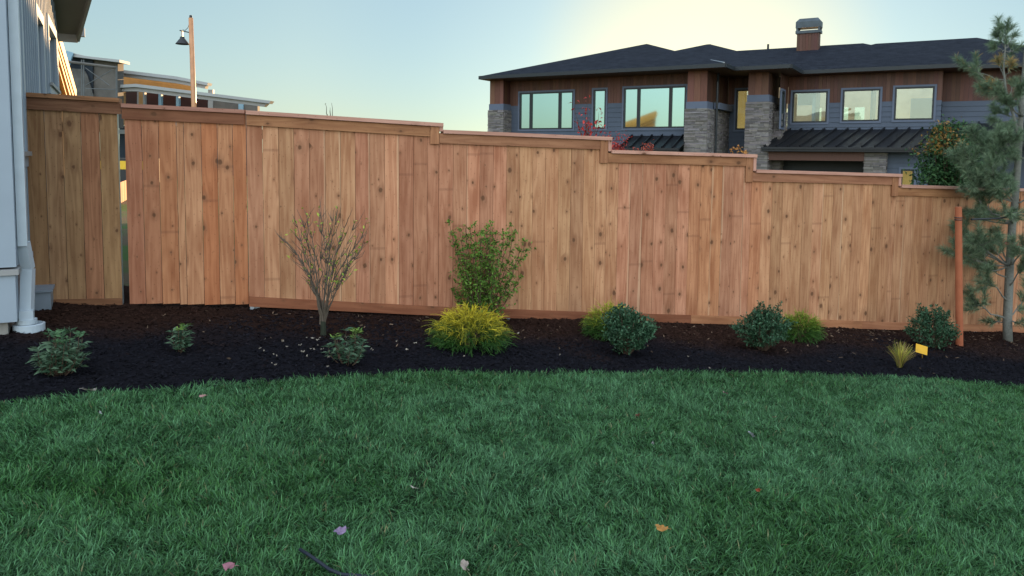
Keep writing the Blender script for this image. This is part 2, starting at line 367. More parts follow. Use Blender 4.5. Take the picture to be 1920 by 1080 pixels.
# grass blades
def grass(N):
    y = 1.75 + 5.4*RNG.random(N*2)**1.12; half = .74*(y+.35)+.35
    x = (RNG.random(N*2)*2-1)*half
    keep = y < EDGE(x)+.03*RNG.normal(size=N*2); x = x[keep][:N]; y = y[keep][:N]; N = len(x)
    seam = np.exp(-((x+.43-.12*(y-3.3)+.03*np.sin(y*17))**2)/.0009)*((y > 2.9) & (y < 3.75)) + np.exp(-((x-1.2-.35*(y-3.9))**2)/.0006)*((y > 3.5) & (y < 4.6))*.5
    k = RNG.random(N) > seam*.85; x = x[k]; y = y[k]; N = len(x)
    cl = fbm(x*6, y*6, 3); c2 = fbm(x*1.6+40, y*1.6, 3)
    L = (.026+.038*RNG.random(N))*(.72+.62*cl); ang = 2*pi*fbm(x*4.2+11, y*4.2, 3)*3 + RNG.normal(0, 1.1, N)
    lean = np.clip(.45+1.05*RNG.random(N)+.35*(cl-.5), .1, 1.75); wd = .0016+.0016*RNG.random(N)
    dr = np.stack([np.cos(ang), np.sin(ang), np.zeros(N)], 1); rot = ang+pi/2+RNG.normal(0, .6, N); sd_ = np.stack([np.cos(rot), np.sin(rot), np.zeros(N)], 1)
    up = np.array([0, 0, 1.]); p0 = np.stack([x, y, lawnz(x, y)-.006], 1)
    p1 = p0 + (dr*(np.sin(lean*.45))[:, None] + up*np.cos(lean*.45)[:, None])*(L*.5)[:, None]
    p2 = p1 + (dr*(np.sin(lean*1.25))[:, None] + up*np.cos(lean*1.25)[:, None])*(L*.55)[:, None]
    w_ = sd_*wd[:, None]
    V = np.stack([p0-w_, p0+w_, p1+w_*.9, p1-w_*.9, p2], 1).reshape(-1, 3); bs = (np.arange(N)*5)[:, None]
    h = np.clip(RNG.random((N, 1))*.8+.9*(fbm(x*.9+70, y*1.3, 3)[:, None]-.40), 0, 1); br = (.40+1.0*RNG.random((N, 1))**1.3)*(.86+.26*c2[:, None])
    col = br*((1-h)*np.array([.044, .134, .032])+h*np.array([.108, .248, .122]))
    dry = RNG.random(N) < .012; col[dry] = np.array([.20, .20, .10])*(.6+.6*RNG.random((dry.sum(), 1)))
    b = NB('grass blade'); t = b.tint()
    tr = b.n('ShaderNodeBsdfTranslucent'); b.l(t, tr.inputs[0]); ms = b.n('ShaderNodeMixShader'); ms.inputs[0].default_value = .3
    m = b.fin(t, .55, .14); b.l(b.p.outputs[0], ms.inputs[1]); b.l(tr.outputs[0], ms.inputs[2]); b.l(ms.outputs[0], b.out.inputs[0])
    return npmesh('lawn_grass', V, bs+np.array([0, 1, 2, 3]), bs+np.array([3, 2, 4]), m, (np.repeat(col, 5, 0).reshape(-1, 5, 3)*np.array([.75, .75, 1, 1, 1.25])[None, :, None]).reshape(-1, 3))  # base darkened and tip lightened: shade between blades put into the colour
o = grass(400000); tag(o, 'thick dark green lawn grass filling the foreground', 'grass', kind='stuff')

# ------------------------------------------------------------------ fence
FRZ = math.atan2(FD[1], FD[0])
_kind = [0]
def tintc(s=0):
    """cedar boards come out of the same bundle in runs: a run of pinkish ones, then a run of tan ones"""
    if random.random() < .42:
        pp = float(np.interp(s, [-1, 2.5, 5, 9], [.62, .50, .34, .18])); r_ = random.random()
        _kind[0] = 0 if r_ < pp else (1 if r_ < pp+(1-pp)*.72 else (2 if random.random() < .5 else 3))
    v = random.uniform(.84, 1.12); c = ((1.0, .90, .89), (1.0, 1.01, .92), (.93, .82, .70), (1.06, 1.0, .96))[_kind[0]]
    return tuple(v*q*random.uniform(.98, 1.02) for q in c)
def pickets(mb, s0, s1, top, bot, bw=.1405, gap=.0030, jag=.0, thick=.016, y=0, tc=None, widths=None):
    s = s0; i = 0
    while s < s1-.02:
        wd = widths[i] if widths and i < len(widths) else bw*random.uniform(.97, 1.03)
        e = min(s+wd, s1)
        if s1-e < .03: e = s1
        z0 = bot(s)+random.uniform(-jag, jag); z1 = top(s)
        mb.box(s+gap/2, e-gap/2, y+random.uniform(-.0016, .0016), y+thick, z0, z1, (tc() if tc else tintc(s)), (random.uniform(0, 90), random.uniform(0, 90)), 0, random.random())
        s = e; i += 1
# fence frame: x = along the run, y = away from the camera; step list (s0, s1, cap top z0->z1, kick bottom z0->z1)
bays = [(-.80, .99, 1.915, 1.84, .125, -.06), (.99, 2.80, 1.775, 1.735, -.06, -.215), (2.80, 4.585, 1.60, 1.57, -.215, -.36),
        (4.585, 6.635, 1.40, 1.355, -.36, -.54), (6.635, 8.7, 1.225, 1.17, -.54, -.70), (8.7, 10.8, 1.04, .99, -.70, -.88)]
fo = empty('cedar_fence', (FP[0], FP[1], 0), 'long new cedar board fence stepping down to the right behind the planting bed', 'fence', FRZ)
for i, (s0, s1, t0, t1, b0, b1) in enumerate(bays):
    tp = lambda s: t0+(t1-t0)*(s-s0)/(s1-s0); bt = lambda s: b0+(b1-b0)*(s-s0)/(s1-s0)
    m = MB(); pickets(m, s0, s1, lambda s: tp(s)-.02, lambda s: bt(s)+.05); m.build('picket_panel', M['cedar'], fo)
    m = MB(); pickets(m, s0+.004-(.0 if i else 0), s1, lambda s: tp(s)-.03, lambda s: bt(s)+.02, y=.095, bw=.137); m.build('gap_blocking_pickets', M['cedar'], fo)  # second row added behind to keep light out of the picket gaps
    # vertical drop piece sits at the right end and reaches down past the next bay's top
    last = i == len(bays)-1; nxt = bays[i+1] if not last else None
    e = s1-.005 if last else s1-.0
    v = random.uniform(.85, 1.05)
    m = MB(); ptc = (v, v*random.uniform(.9, 1), v*random.uniform(.86, .98))
    off = random.uniform(0, 50)
    def board(mb, a, bq, za, zb, hgt, y0, y1, c, m_=0, off=(0, 0)):
        """long board between s=a and s=bq whose top follows za->zb; grain runs along it"""
        P = [(a, y0, za-hgt), (bq, y0, zb-hgt), (bq, y1, zb-hgt), (a, y1, za-hgt), (a, y0, za), (bq, y0, zb), (bq, y1, zb), (a, y1, za)]
        L = bq-a
        U = [(0, 0), (0, L), (hgt/3, L), (hgt/3, 0), (hgt, 0), (hgt, L), (hgt+.1, L), (hgt+.1, 0)]
        for q in ((0, 1, 5, 4), (1, 2, 6, 5), (2, 3, 7, 6), (3, 0, 4, 7), (4, 5, 6, 7), (3, 2, 1, 0)):
            mb.face([P[k] for k in q], [(U[k][0]+off[0], U[k][1]+off[1]) for k in q], (0, .3), c, m_)
    board(m, s0+.003, e-(.094 if not last else 0), tp(s0)-.026, tp(e)-.026, .095, -.021, -.0035, ptc, off=(off, off*.7))
    m.build('top_trim', M['cedar_trim'], fo)
    if not last:
        m = MB(); v2 = random.uniform(.9, 1.1)
        m.box(e-.091, e-.001, -.025, -.0035, nxt[2]-.128, tp(e)-.024, (v2, v2*.95, v2*.9), (random.uniform(0, 50), random.uniform(0, 50)))
        m.build('step_trim', M['cedar_trim'], fo)
        m = MB(); m.box(e, e+.036, -.030, .075, nxt[2]-.004, tp(e)-.0, (1, .93, .93), (random.uniform(0, 50), 3)); m.build('riser_board', M['cedar_cap'], fo)
    m = MB(); v3 = random.uniform(.88, 1.08)
    board(m, s0+(.037 if i else .0), e+(.036 if not last else 0), tp(s0)+.012, tp(e)+.012, .036, -.045, .10, (v3, v3*.94, v3*.93), off=(off+3, off))
    m.build('cap_rail', M['cedar_cap'], fo)
m = MB(); ks = [(-.80, 3.85, (.72, .55, .52)), (3.85, 6.2, (1.15, 1.05, .95)), (6.2, 8.6, (1.1, .98, .95)), (8.6, 10.8, (1.1, .98, .95))]
def botz(s): return float(np.interp(s, [q[0] for q in bays]+[bays[-1][1]], [q[4] for q in bays]+[bays[-1][5]]))
for a, bq, c in ks:
    cuts = [a]+[q[0] for q in bays if a+.05 < q[0] < bq-.05]+[bq]; mm = MB()
    o1 = random.uniform(0, 40); 
    for k in range(len(cuts)-1):
        board(mm, cuts[k]+(.0015 if k == 0 else 0), cuts[k+1], botz(cuts[k])+.085, botz(cuts[k+1])+.085, .092, -.021, -.0035, c, off=(o1, o1+cuts[k]))
    mm.build('kickboard', M['cedar_trim'], fo)
for s in (-.735, .94, 2.75, 4.53, 6.58, 8.62):
    z = botz(s); m = MB(); m.box(s-.028, s+.028, .02, .075, z-.35, z+1.75); m.build('post', M['galv'], fo)
for s in (-.775, 1.72, 6.40, 8.0):
    z = botz(s); m = MB(); m.box(s-.018, s+.018, -.015, .012, z-.12, z+.02, R=None); m.build('post_foot', M['galv'], fo)
m = MB()
for i, (s0, s1, t0, t1, b0, b1) in enumerate(bays):
    for h in (.25, .95, 1.6): m.obox((s0+.03, .045, b0+h), (s1-.0, .045, b1+h), .04, .085)
m.build('back_rail', M['cedar_trim'], fo)

# gate: eight boards hung on the left end of the fence
go = empty('cedar_gate', (FP+FD*(-1.82)).tolist()[:2]+[0], 'cedar gate of eight uneven boards between the weathered panel and the long fence', 'gate', FRZ)
def gtc():
    return next(gt)
gt = iter([(.86, .72, .70), (.88, .75, .68), (.95, .80, .66), (1.02, .98, .88), (1.05, 1.0, .9), (.92, .68, .52), (1.0, .9, .78), (.95, .74, .58), (1, .9, .8), (1, .9, .8), (1, .9, .8)])
m = MB(); pickets(m, .015, 1.018, lambda s: 1.93-.0, lambda s: .185-.055*s, jag=.006, gap=.004, tc=gtc, widths=[.135, .135, .145, .06, .145, .135, .13, .14]); m.build('picket_panel', M['cedar'], go)
m = MB()
P = lambda s: 1.945-.028*s
for (a, bq, hgt, y0, y1, zt, c, mt) in ((0, 1.005, .1, -.022, -.0035, -.02, (.62, .52, .52), 'trim'),):
    board(m, a, bq, P(a)+zt, P(bq)+zt, hgt, y0, y1, c, off=(3, 7))
m.build('top_trim', M['cedar_trim'], go)
m = MB(); board(m, 0, 1.008, P(0)+.014, P(1)+.014, .034, -.045, .09, (.72, .62, .60), off=(13, 17)); m.build('cap_rail', M['cedar_cap'], go)
for zz in (.42, 1.62):
    m = MB(); m.box(.02, 1.0, .02, .058, zz-.04, zz+.04); m.build('cross_rail', M['cedar_trim'], go)
m = MB(); m.obox((.05, .04, .46), (.97, .04, 1.58), .03, .08); m.build('brace', M['cedar_trim'], go)

# short weathered panel between the house and the gate
wo = empty('weathered_fence_panel', (FP+FD*(-2.56)).tolist()[:2]+[0], 'short weathered brown cedar fence panel between the white house and the gate', 'fence', FRZ)
wt = iter([(.95, .92, .8), (1.05, 1.05, .98), (.98, .98, .88), (1.0, .80, .75), (1.0, 1.0, .85), (1, 1, 1), (1, 1, 1)])
m = MB(); pickets(m, 0, .70, lambda s: 1.98, lambda s: .25-.03*s, gap=.0045, tc=lambda: next(wt)); m.build('picket_panel', M['cedar_weathered'], wo)
m = MB(); board(m, -.03, .735, 1.992, 1.965, .10, -.022, -.0035, (.66, .55, .55), off=(21, 3)); m.build('top_trim', M['cedar_weathered'], wo)
m = MB(); board(m, -.03, .725, 2.03, 2.003, .036, -.045, .10, (.95, .82, .72), off=(31, 3)); m.build('cap_rail', M['cedar_weathered'], wo)
m = MB(); board(m, 0, .70, .262, .245, .09, -.022, -.0035, (.62, .5, .45), off=(41, 3)); m.build('kickboard', M['cedar_weathered'], wo)
m = MB(); m.box(.655, .697, .02, .075, -.1, 1.93); m.build('post', M['galv'], wo)
for zz in (.5, 1.15, 1.75):
    m = MB(); m.box(0, .65, .02, .058, zz-.04, zz+.04); m.build('back_rail', M['cedar_weathered'], wo)

# ------------------------------------------------------------------ near white house (left edge)
hd = np.array([-745/1400, 1, 0]); hd /= np.linalg.norm(hd); HRZ = math.atan2(hd[1], hd[0])
ho = empty('white_house', (-3.685, 5.5, 0), 'white board and batten house wall with downspout at the left edge', 'house', HRZ)
# local frame: x = along the wall (away), y = into the house (left), z up. -y faces the garden
m = MB()
HL = 5.55
# side wall with batten strips; openings: tall window near, windows further on
holes = [(.13, .74, 1.52, 4.2), (2.3, 2.98, 1.6, 2.88), (3.82, 5.12, 2.32, 3.02)]
def wall_cells(mb, x0, x1, z0, z1, holes, f):
    xs = sorted(set([x0, x1]+[q for h in holes for q in h[:2] if x0 < q < x1])); zs = sorted(set([z0, z1]+[q for h in holes for q in h[2:] if z0 < q < z1]))
    for i in range(len(xs)-1):
        for k in range(len(zs)-1):
            cx = (xs[i]+xs[i+1])/2; cz = (zs[k]+zs[k+1])/2
            if any(h[0] < cx < h[1] and h[2] < cz < h[3] for h in holes): continue
            f(xs[i], xs[i+1], zs[k], zs[k+1])
wall_cells(m, 0, HL, .60, 4.6, holes, lambda a, b_, c, d: m.box(a, b_, 0, .14, c, d))
m.build('wall', M['white_paint'], ho)
m = MB(); s = .17
while s < HL-.1:
    segs = [(.66, 4.6)]
    for h in holes:
        if h[0]-.12 < s < h[1]+.12:
            segs = [q for sg in segs for q in ((sg[0], min(sg[1], h[2]-.12)), (max(sg[0], h[3]+.12), sg[1])) if q[1]-q[0] > .03]
    for a, b_ in segs: m.box(s-.022, s+.022, -.022, -.001, a, b_)
    s += .20
m.build('batten', M['white_paint'], ho)
m = MB(); m.box(-.16, -.001, -.02, .14, .70, 4.6); m.build('corner_board', M['trim_paint'], ho)
m = MB(); m.box(HL+.001, HL+.12, -.02, .14, .62, 4.6); m.build('corner_board', M['trim_paint'], ho)
m = MB()                                    # end wall facing the camera, lap siding
z = .72
while z < 4.6:
    m.face([(-.165, .161, z), (-.165, 6, z), (-.150, 6, z+.6), (-.150, .161, z+.6)][::-1]); m.face([(-.165, .161, z), (-.15, .161, z), (-.15, 6, z), (-.165, 6, z)][::-1]); z += .6
m.box(-.16, -.02, .16, 6, .66, 4.6)
m.build('end_wall', M['white_paint'], ho)
m = MB(); m.box(-.19, HL+.12, -.035, .14, .645, .685); m.box(-.19, -.035, .141, 6, .645, .685); m.build('drip_ledge', M['grey_trim'], ho)
m = MB(); m.box(-.17, 1.30, -.012, .14, .30, .644); m.box(1.45, HL+.1, -.012, .14, .36, .644); m.box(-.17, -.012, .141, 6, .30, .644); m.build('skirt_board', M['trim_paint'], ho)
m = MB(); m.box(-.12, HL, .05, .3, -.3, .299); m.box(-.12, .1, .31, 6, -.3, .299); m.build('foundation', M['concrete'], ho)
M['glass_sky'] = simple('window glass', (.16, .20, .26), .06, .02, 2, 0, .5, .9)
for h in holes:
    fr = MB(); a, b_, c, d = h
    for q in ((a-.11, a, c-.11, d+.11), (b_, b_+.11, c-.11, d+.11), (a, b_, d, d+.11), (a, b_, c-.11, c)): fr.box(q[0], q[1], -.034, -.002, q[2], q[3])
    for q in ((a, a+.04, c, d), (b_-.04, b_, c, d), (a+.04, b_-.04, d-.04, d), (a+.04, b_-.04, c, c+.04)): fr.box(q[0], q[1], .03, .09, q[2], q[3])
    if b_-a > 1: fr.box((a+b_)/2-.03, (a+b_)/2+.03, .03, .09, c+.04, d-.04)
    f = fr.build('window', M['trim_paint'], ho)
    g_ = MB(); g_.box(a+.002, b_-.002, .06, .066, c+.002, d-.002); g_.build('pane', M['glass_sky'], f)
    s_ = MB(); s_.box(a-.13, b_+.13, -.06, -.035, c-.02, c+.015); s_.build('sill', M['grey_trim'], f)
# roof overhang: a shed roof falling away from the camera, its rake over the garden side
m = MB()
def slab(mb, P, th, m_=0):
    T = [(p[0], p[1], p[2]+th) for p in P]; n = len(P)
    mb.face(P[::-1], m=m_); mb.face(T, m=m_)
    for i in range(n): mb.face([P[i], P[(i+1) % n], T[(i+1) % n], T[i]], m=m_)
slab(m, [(5.95, -.24, 3.20), (5.95, 5, 3.20), (1.0, 5, 5.0), (1.0, -.85, 5.0), (3.6, -.62, 4.05)], .16)
m.build('roof', M['soffit'], ho)
m = MB(); m.obox((5.97, -.25, 3.21), (3.6, -.645, 4.06), .035, .24); m.obox((5.97, -.25, 3.21), (5.97, 5, 3.21), .035, .24); m.build('fascia', M['grey_trim'], ho)
m = MB(); m.obox((5.80, -.0, 3.19), (5.80, .6, 3.19), .12, .1); m.build('frieze', M['grey_trim'], ho)
m = MB(); m.box(5.99, 6.1, -.34, 5, 3.19, 3.31); m.build('gutter', M['trim_paint'], ho)
# downspout
ds = MB(); ds.box(-.075, .005, -.085, -.024, .84, 4.6); f = ds.build('downspout', M['pvc'], ho)
def hl(px, py, Y):
    q = at_y(px, py, Y)-np.array([-3.685, 5.5, 0]); return np.array([q@hd, q@np.array([-hd[1], hd[0], 0]), q[2]])
pb = hl(52, 635, 5.5); pt_ = hl(50, 596, 5.5)
ds = MB(); ds.obox((-.035, -.055, .865), (.02, -.075, .66), .075, .058); ds.obox((.02, -.075, .66), (pt_[0], pt_[1], pt_[2]), .078, .06); ds.build('elbow', M['pvc'], f)
ds = MB(); x_, y_, z_ = pb; ds.box(x_-.05, x_+.05, y_-.045, y_+.045, z_+.13, z_+.22); ds.lathe([(.0, .0), (.062, .0), (.062, .07), (.057, .075), (.057, .11), (.066, .115), (.066, .15), (0, .15)], 20, (x_, y_, z_)); ds.build('drain_adapter', M['pvc'], f)
ds = MB(); ds.lathe([(.0, -.1), (.105, -.1), (.105, .055), (.105, .075), (.092, .08), (.085, .06), (0, .06)], 24, (x_+.01, y_-.01, z_+.035)); ds.build('drain_pipe', M['pvc'], f)
c_ = on_ground(42, 632)
gb = empty('utility_box', (*(np.array([-3.685, 5.5])+hd[:2]*.75+np.array([.8828, .47])*.10).tolist(), 0), 'grey plastic utility box fixed low on the white house foundation', 'utility box', HRZ)
m = MB(); m.box(-.10, .20, -.07, .08, .18, .37); m.build('box_body', M['grey_plastic'], gb); m = MB(); m.box(-.12, .22, -.085, .085, .371, .39); m.build('lid', M['grey_plastic'], gb)

# ------------------------------------------------------------------ neighbour house with hip roofs
NU = np.array([.863, -.505, 0]); NV = np.array([.505, .863, 0]); NO = np.array([-.95, 33, 0]); NRZ = math.atan2(NU[1], NU[0])
nh = empty('modern_house', NO, 'large dark blue and wood clad house with stone pillars and hip roofs', 'house', NRZ)
GZ = -1.35
b = NB('stained wood cladding'); uv = b.n('ShaderNodeUVMap', uv_map='UVMap').outputs[0]
sp = b.n('ShaderNodeSeparateXYZ'); b.l(uv, sp.inputs[0]); k = b.noise(b.vec(b.math('MULTIPLY', sp.outputs[0], 30), b.math('MULTIPLY', sp.outputs[1], 1.5)), 1, 4)
c = b.mix(k, (.055, .024, .017), (.110, .051, .035)); M['wood_clad'] = b.fin(b.mix(1, c, b.tint(), 'MULTIPLY'), .6, .3)
M['siding'] = simple('blue grey siding', (.055, .072, .104), .6, .08, 2, .05)
M['trim_blue'] = simple('blue grey trim', (.088, .108, .155), .6, .06, 2)
M['frame_black'] = simple('black window frame', (.014, .018, .022), .4, .1, 5)
b = NB('ledge stone'); c = b.mix(b.noise(b.geo(), 7, 5, .6), (.095, .092, .096), (.245, .232, .228)); b.bump(b.noise(b.geo(), 30, 4), .5, .02)
M['stone'] = b.fin(b.mix(1, c, b.tint(), 'MULTIPLY'), .85, .2)
b = NB('asphalt shingles'); tc = b.obj()
nse = b.noise(b.geo(), 3.0, 6, .75); n2 = b.noise(b.geo(), 17, 6, .75); n2 = b.mapr(n2, .35, .65); so_ = b.n('ShaderNodeSeparateXYZ'); b.l(tc, so_.inputs[0]); row = b.math('FLOOR', b.math('MULTIPLY', so_.outputs[2], 16)); tab = b.noise(b.vec(b.math('ADD', b.math('MULTIPLY', so_.outputs[0], 2.6), b.math('MULTIPLY', row, 5.3)), b.math('MULTIPLY', row, 3.7), b.math('MULTIPLY', so_.outputs[1], 2.6)), 1, 2); n2 = b.math('ADD', b.math('MULTIPLY', n2, .4), b.math('MULTIPLY', b.mapr(tab, .3, .7), .75), clamp=True)
c = b.mix(nse, (.0030, .0042, .0080), (.0110, .0135, .0225)); c = b.mix(b.math('MULTIPLY', n2, .65), c, (.024, .028, .040)); b.bump(n2, .9, .04)
M['shingle'] = b.fin(c, .9, .12)
M['metal_roof'] = simple('black standing seam metal', (.010, .011, .014), .42, .25, 1.2, 0, .5, .3)
b = NB('mirror tinted glass'); M['glass_tint'] = b.fin((.22, .335, .335), .04, .5, Metallic=.95)
b = NB('clear glass'); gl = b.n('ShaderNodeBsdfGlossy'); gl.inputs['Roughness'].default_value = .02; gl.inputs[0].default_value = (.8, .9, .9, 1)
tp_ = b.n('ShaderNodeBsdfTransparent'); tp_.inputs[0].default_value = (.82, .88, .86, 1); ms = b.n('ShaderNodeMixShader'); ms.inputs[0].default_value = .10
b.l(tp_.outputs[0], ms.inputs[1]); b.l(gl.outputs[0], ms.inputs[2]); b.l(ms.outputs[0], b.out.inputs[0]); M['glass_clear'] = b.m
def lit(name, col, st):
    b = NB(name); k = b.noise(b.geo(), 1.3, 3); kk = b.mapr(k, .3, .7, .8, 1.15, False); m = b.fin(b.mix(1, col, b.vec(kk, kk, kk), 'MULTIPLY'), .8, .1)
    b.l(b.mix(1, col, b.vec(kk, kk, kk), 'MULTIPLY'), b.p.inputs['Emission Color']); b.p.inputs['Emission Strength'].default_value = st; return m
M['lit_gold'] = lit('lamplit room wall', (.48, .31, .10), .30)
M['room'] = lit('self glowing cream room', (.46, .38, .25), .17)  # walls glow faintly themselves, standing in for light inside the rooms
WB = 3.69                                              # wood above, siding below
def courses(mb, u0, u1, z0, z1, holes, v, lap=.19, axis='u'):
    z = z1
    while z > z0+.01:
        a = max(z0, z-lap); xs = sorted(set([u0, u1]+[q for h in holes for q in h[:2] if u0 < q < u1]))
        zs = sorted(set([a, z]+[q for h in holes for q in h[2:] if a < q < z]))
        for i in range(len(xs)-1):
            for k in range(len(zs)-1):
                cx = (xs[i]+xs[i+1])/2; cz = (zs[k]+zs[k+1])/2
                if any(h[0] < cx < h[1] and h[2] < cz < h[3] for h in holes): continue
                o0 = .022*(z-zs[k])/lap; o1 = .022*(z-zs[k+1])/lap
                pt = (lambda u, o_, zz: (u, v-o_, zz)) if axis == 'u' else (lambda u, o_, zz: (v+o_, u, zz))
                q = [pt(xs[i], o0, zs[k]), pt(xs[i+1], o0, zs[k]), pt(xs[i+1], o1, zs[k+1]), pt(xs[i], o1, zs[k+1])]
                mb.face(q)
                if zs[k] == a: mb.face([pt(xs[i], 0, a), pt(xs[i+1], 0, a), pt(xs[i+1], o0, a), pt(xs[i], o0, a)])
        z = a
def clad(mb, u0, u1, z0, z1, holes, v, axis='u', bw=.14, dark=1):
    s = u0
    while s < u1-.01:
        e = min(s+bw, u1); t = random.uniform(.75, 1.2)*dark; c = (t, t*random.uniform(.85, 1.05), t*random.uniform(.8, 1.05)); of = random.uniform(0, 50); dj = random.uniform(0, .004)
        zs = sorted(set([z0, z1]+[q for h in holes for q in h[2:] if z0 < q < z1])); xs = sorted(set([s, e-.006]+[q for h in holes for q in h[:2] if s < q < e-.006]))
        for i in range(len(xs)-1):
            for k in range(len(zs)-1):
                cx = (xs[i]+xs[i+1])/2; cz = (zs[k]+zs[k+1])/2
                if any(h[0] < cx < h[1] and h[2] < cz < h[3] for h in holes): continue
                if axis == 'u': mb.box(xs[i], xs[i+1], v-dj, v+.02, zs[k], zs[k+1], c, (of, of))
                else: mb.box(v-.02, v+dj, xs[i], xs[i+1], zs[k], zs[k+1], c, (of, of))
        s = e
def stones(mb, u0, u1, v0, v1, z0, z1):
    mb.box(u0+.03, u1-.03, v0+.03, v1-.03, z0, z1, (.4, .4, .4))
    z = z0
    while z < z1-.01:
        hh = random.uniform(.03, .065); e = min(z+hh, z1)
        for side in ('f', 'r', 'l'):
            a0, a1 = (u0, u1) if side == 'f' else (v0, v1); s = a0
            while s < a1-.01:
                L = random.uniform(.14, .5); t = min(s+L, a1)
                if a1-t < .07: t = a1
                p = random.uniform(0, .035); g_ = random.uniform(.65, 1.28); c = (g_, g_*random.uniform(.93, 1.0), g_*random.uniform(.85, 1.02))
                if side == 'f': mb.box(s, t-.006, v0-p, v0+.05, z, e-.006, c)
                elif side == 'r': mb.box(u1-.05, u1+p, s+.05, t-.006, z, e-.006, c)
                else: mb.box(u0-p, u0+.05, s+.05, t-.006, z, e-.006, c)
                s = t
        z = e
def nwin(a, b_, c, d, v, mull=(), glass='glass_tint', label=None, axis='u'):
    fr = MB(); B = (lambda x0, x1, y0, y1, z0, z1: fr.box(x0, x1, v+y0, v+y1, z0, z1)) if axis == 'u' else (lambda x0, x1, y0, y1, z0, z1: fr.box(v-y1, v-y0, x0, x1, z0, z1))
    w_ = .06
    for q in ((a, a+w_, c, d), (b_-w_, b_, c, d), (a+w_, b_-w_, d-w_, d), (a+w_, b_-w_, c, c+w_)): B(q[0], q[1], -.03, .06, q[2], q[3])
    for mu in mull: B(mu-.06, mu+.06, -.03, .06, c+w_, d-w_)
    f = fr.build('window', M['frame_black'], nh)
    if label: f['label'] = label
    tr = MB(); T = (lambda x0, x1, y0, y1, z0, z1: tr.box(x0, x1, v+y0, v+y1, z0, z1)) if axis == 'u' else (lambda x0, x1, y0, y1, z0, z1: tr.box(v-y1, v-y0, x0, x1, z0, z1))
    for q in ((a-.07, a-.001, c-.07, d+.07), (b_+.001, b_+.07, c-.07, d+.07), (a-.001, b_+.001, d+.001, d+.07), (a-.001, b_+.001, c-.07, c-.001)): T(q[0], q[1], -.04, .02, q[2], q[3])
    tr.build('casing', M['trim_blue'], f)
    xs = [a+w_]+[q for mu in mull for q in (mu-.06, mu+.06)]+[b_-w_]
    for i in range(0, len(xs), 2):
        g_ = MB()
        if axis == 'u': g_.box(xs[i]-.005, xs[i+1]+.005, v+.02, v+.03, c+w_-.005, d-w_+.005)
        else: g_.box(v-.03, v-.02, xs[i]-.005, xs[i+1]+.005, c+w_-.005, d-w_+.005)
        g_.build('pane', M[glass], f)
    return f
AH = [(1.09, 3.69, 2.65, 4.24), (4.61, 5.17, 2.65, 4.26), (5.95, 8.52, 2.66, 4.28)]
MH = [(9.83, 10.37, 2.66, 4.28)]
DH = [(11.94, 13.24, 2.93, 4.15), (13.78, 15.08, 2.96, 4.17), (15.57, 16.86, 2.985, 4.20)]
EZ = 4.79
for a in ((.6, 8.75, WB, EZ-.02, AH, .6), (9.5, 10.9, WB, EZ-.02, MH, 3.1), (11.77, 17.1, WB, EZ-.02, DH, 3.5), (17.1, 21, WB, EZ-.02, [], 4.3), (3.51, 4.3, WB, EZ-.02, [], 17.1, 'v'), (.8, 3.1, WB, EZ-.02, [], 9.48, 'v', .14, .8), (2.0, 3.5, WB, EZ-.02, [(1.95, 2.55, 2.7, 4.1)], 11.76, 'v', .14, .8)):  # recessed return walls tinted darker: side shade put into the board colour
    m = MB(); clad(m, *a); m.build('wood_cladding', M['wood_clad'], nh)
for a in ((.6, 8.75, GZ, WB, AH, .6), (9.5, 10.9, GZ, WB, MH, 3.1), (11.77, 17.1, 1.6, WB, DH, 3.5), (17.1, 21, GZ, WB, [], 4.3), (3.5, 4.3, GZ, WB, [], 17.1, .19, 'v'), (.8, 3.1, GZ, WB-.3, [], 9.47, .19, 'v'), (.6, 10, GZ, EZ, [], 0.0, .19, 'v')):
    m = MB(); courses(m, *a); m.build('lap_siding', M['siding'], nh)
# pillars: wood top, blue band, stone shaft
for (u0, u1, v0, v1, zb) in ((-.08, .6, 0, .6, 3.75), (8.75, 9.5, 0, .8, 3.62), (10.66, 11.42, 1.5, 3.4, 3.92)):
    m = MB(); clad(m, u0, u1, zb, EZ-.02, [], v0, bw=.25, dark=1.5); clad(m, v0+.02, v1, zb, EZ-.02, [], u1, 'v', dark=.75); m.box(u0+.01, u1-.021, v0+.021, v1, zb, EZ-.05); f = m.build('pillar', M['wood_clad'], nh)  # front boards tinted lighter, side boards darker: shading carried by the tint
    m = MB(); m.box(u0-.03, u1+.03, v0-.03, v1, zb-.26, zb-.001); m.build('band', M['trim_blue'], f)
    m = MB(); stones(m, u0-.06, u1+.06, v0-.06, v1, GZ, zb-.261); m.build('stone_shaft', M['stone'], f)
m = MB(); m.box(9.55, 9.75, .84, 2.9, 3.38, 3.62); f = m.build('band', M['trim_blue'], nh)
m = MB(); stones(m, 8.9, 9.56, .9, 3.09, GZ, 3.37); m.build('side_stone', M['stone'], nh)
m = MB(); m.tube([(9.66, .83, GZ), (9.66, .83, 4.4), (9.75, .55, 4.68)], .045, 8); m.build('downspout', M['frame_black'], nh)
m = MB(); stones(m, 10.9, 11.76, 2.3, 3.45, GZ, 3.35); m.build('side_stone', M['stone'], nh)
nwin(*AH[0], .6, (1.65, 3.05)); nwin(*AH[1], .6); nwin(*AH[2], .6, (6.58, 7.90))
nwin(*MH[0], 3.1, (), 'glass_clear', 'narrow window with gold lamplight behind it')
for h in DH: nwin(*h, 3.5, (), 'glass_clear')
nwin(1.95, 2.55, 2.7, 4.1, 11.79, (), 'glass_tint', None, 'v')
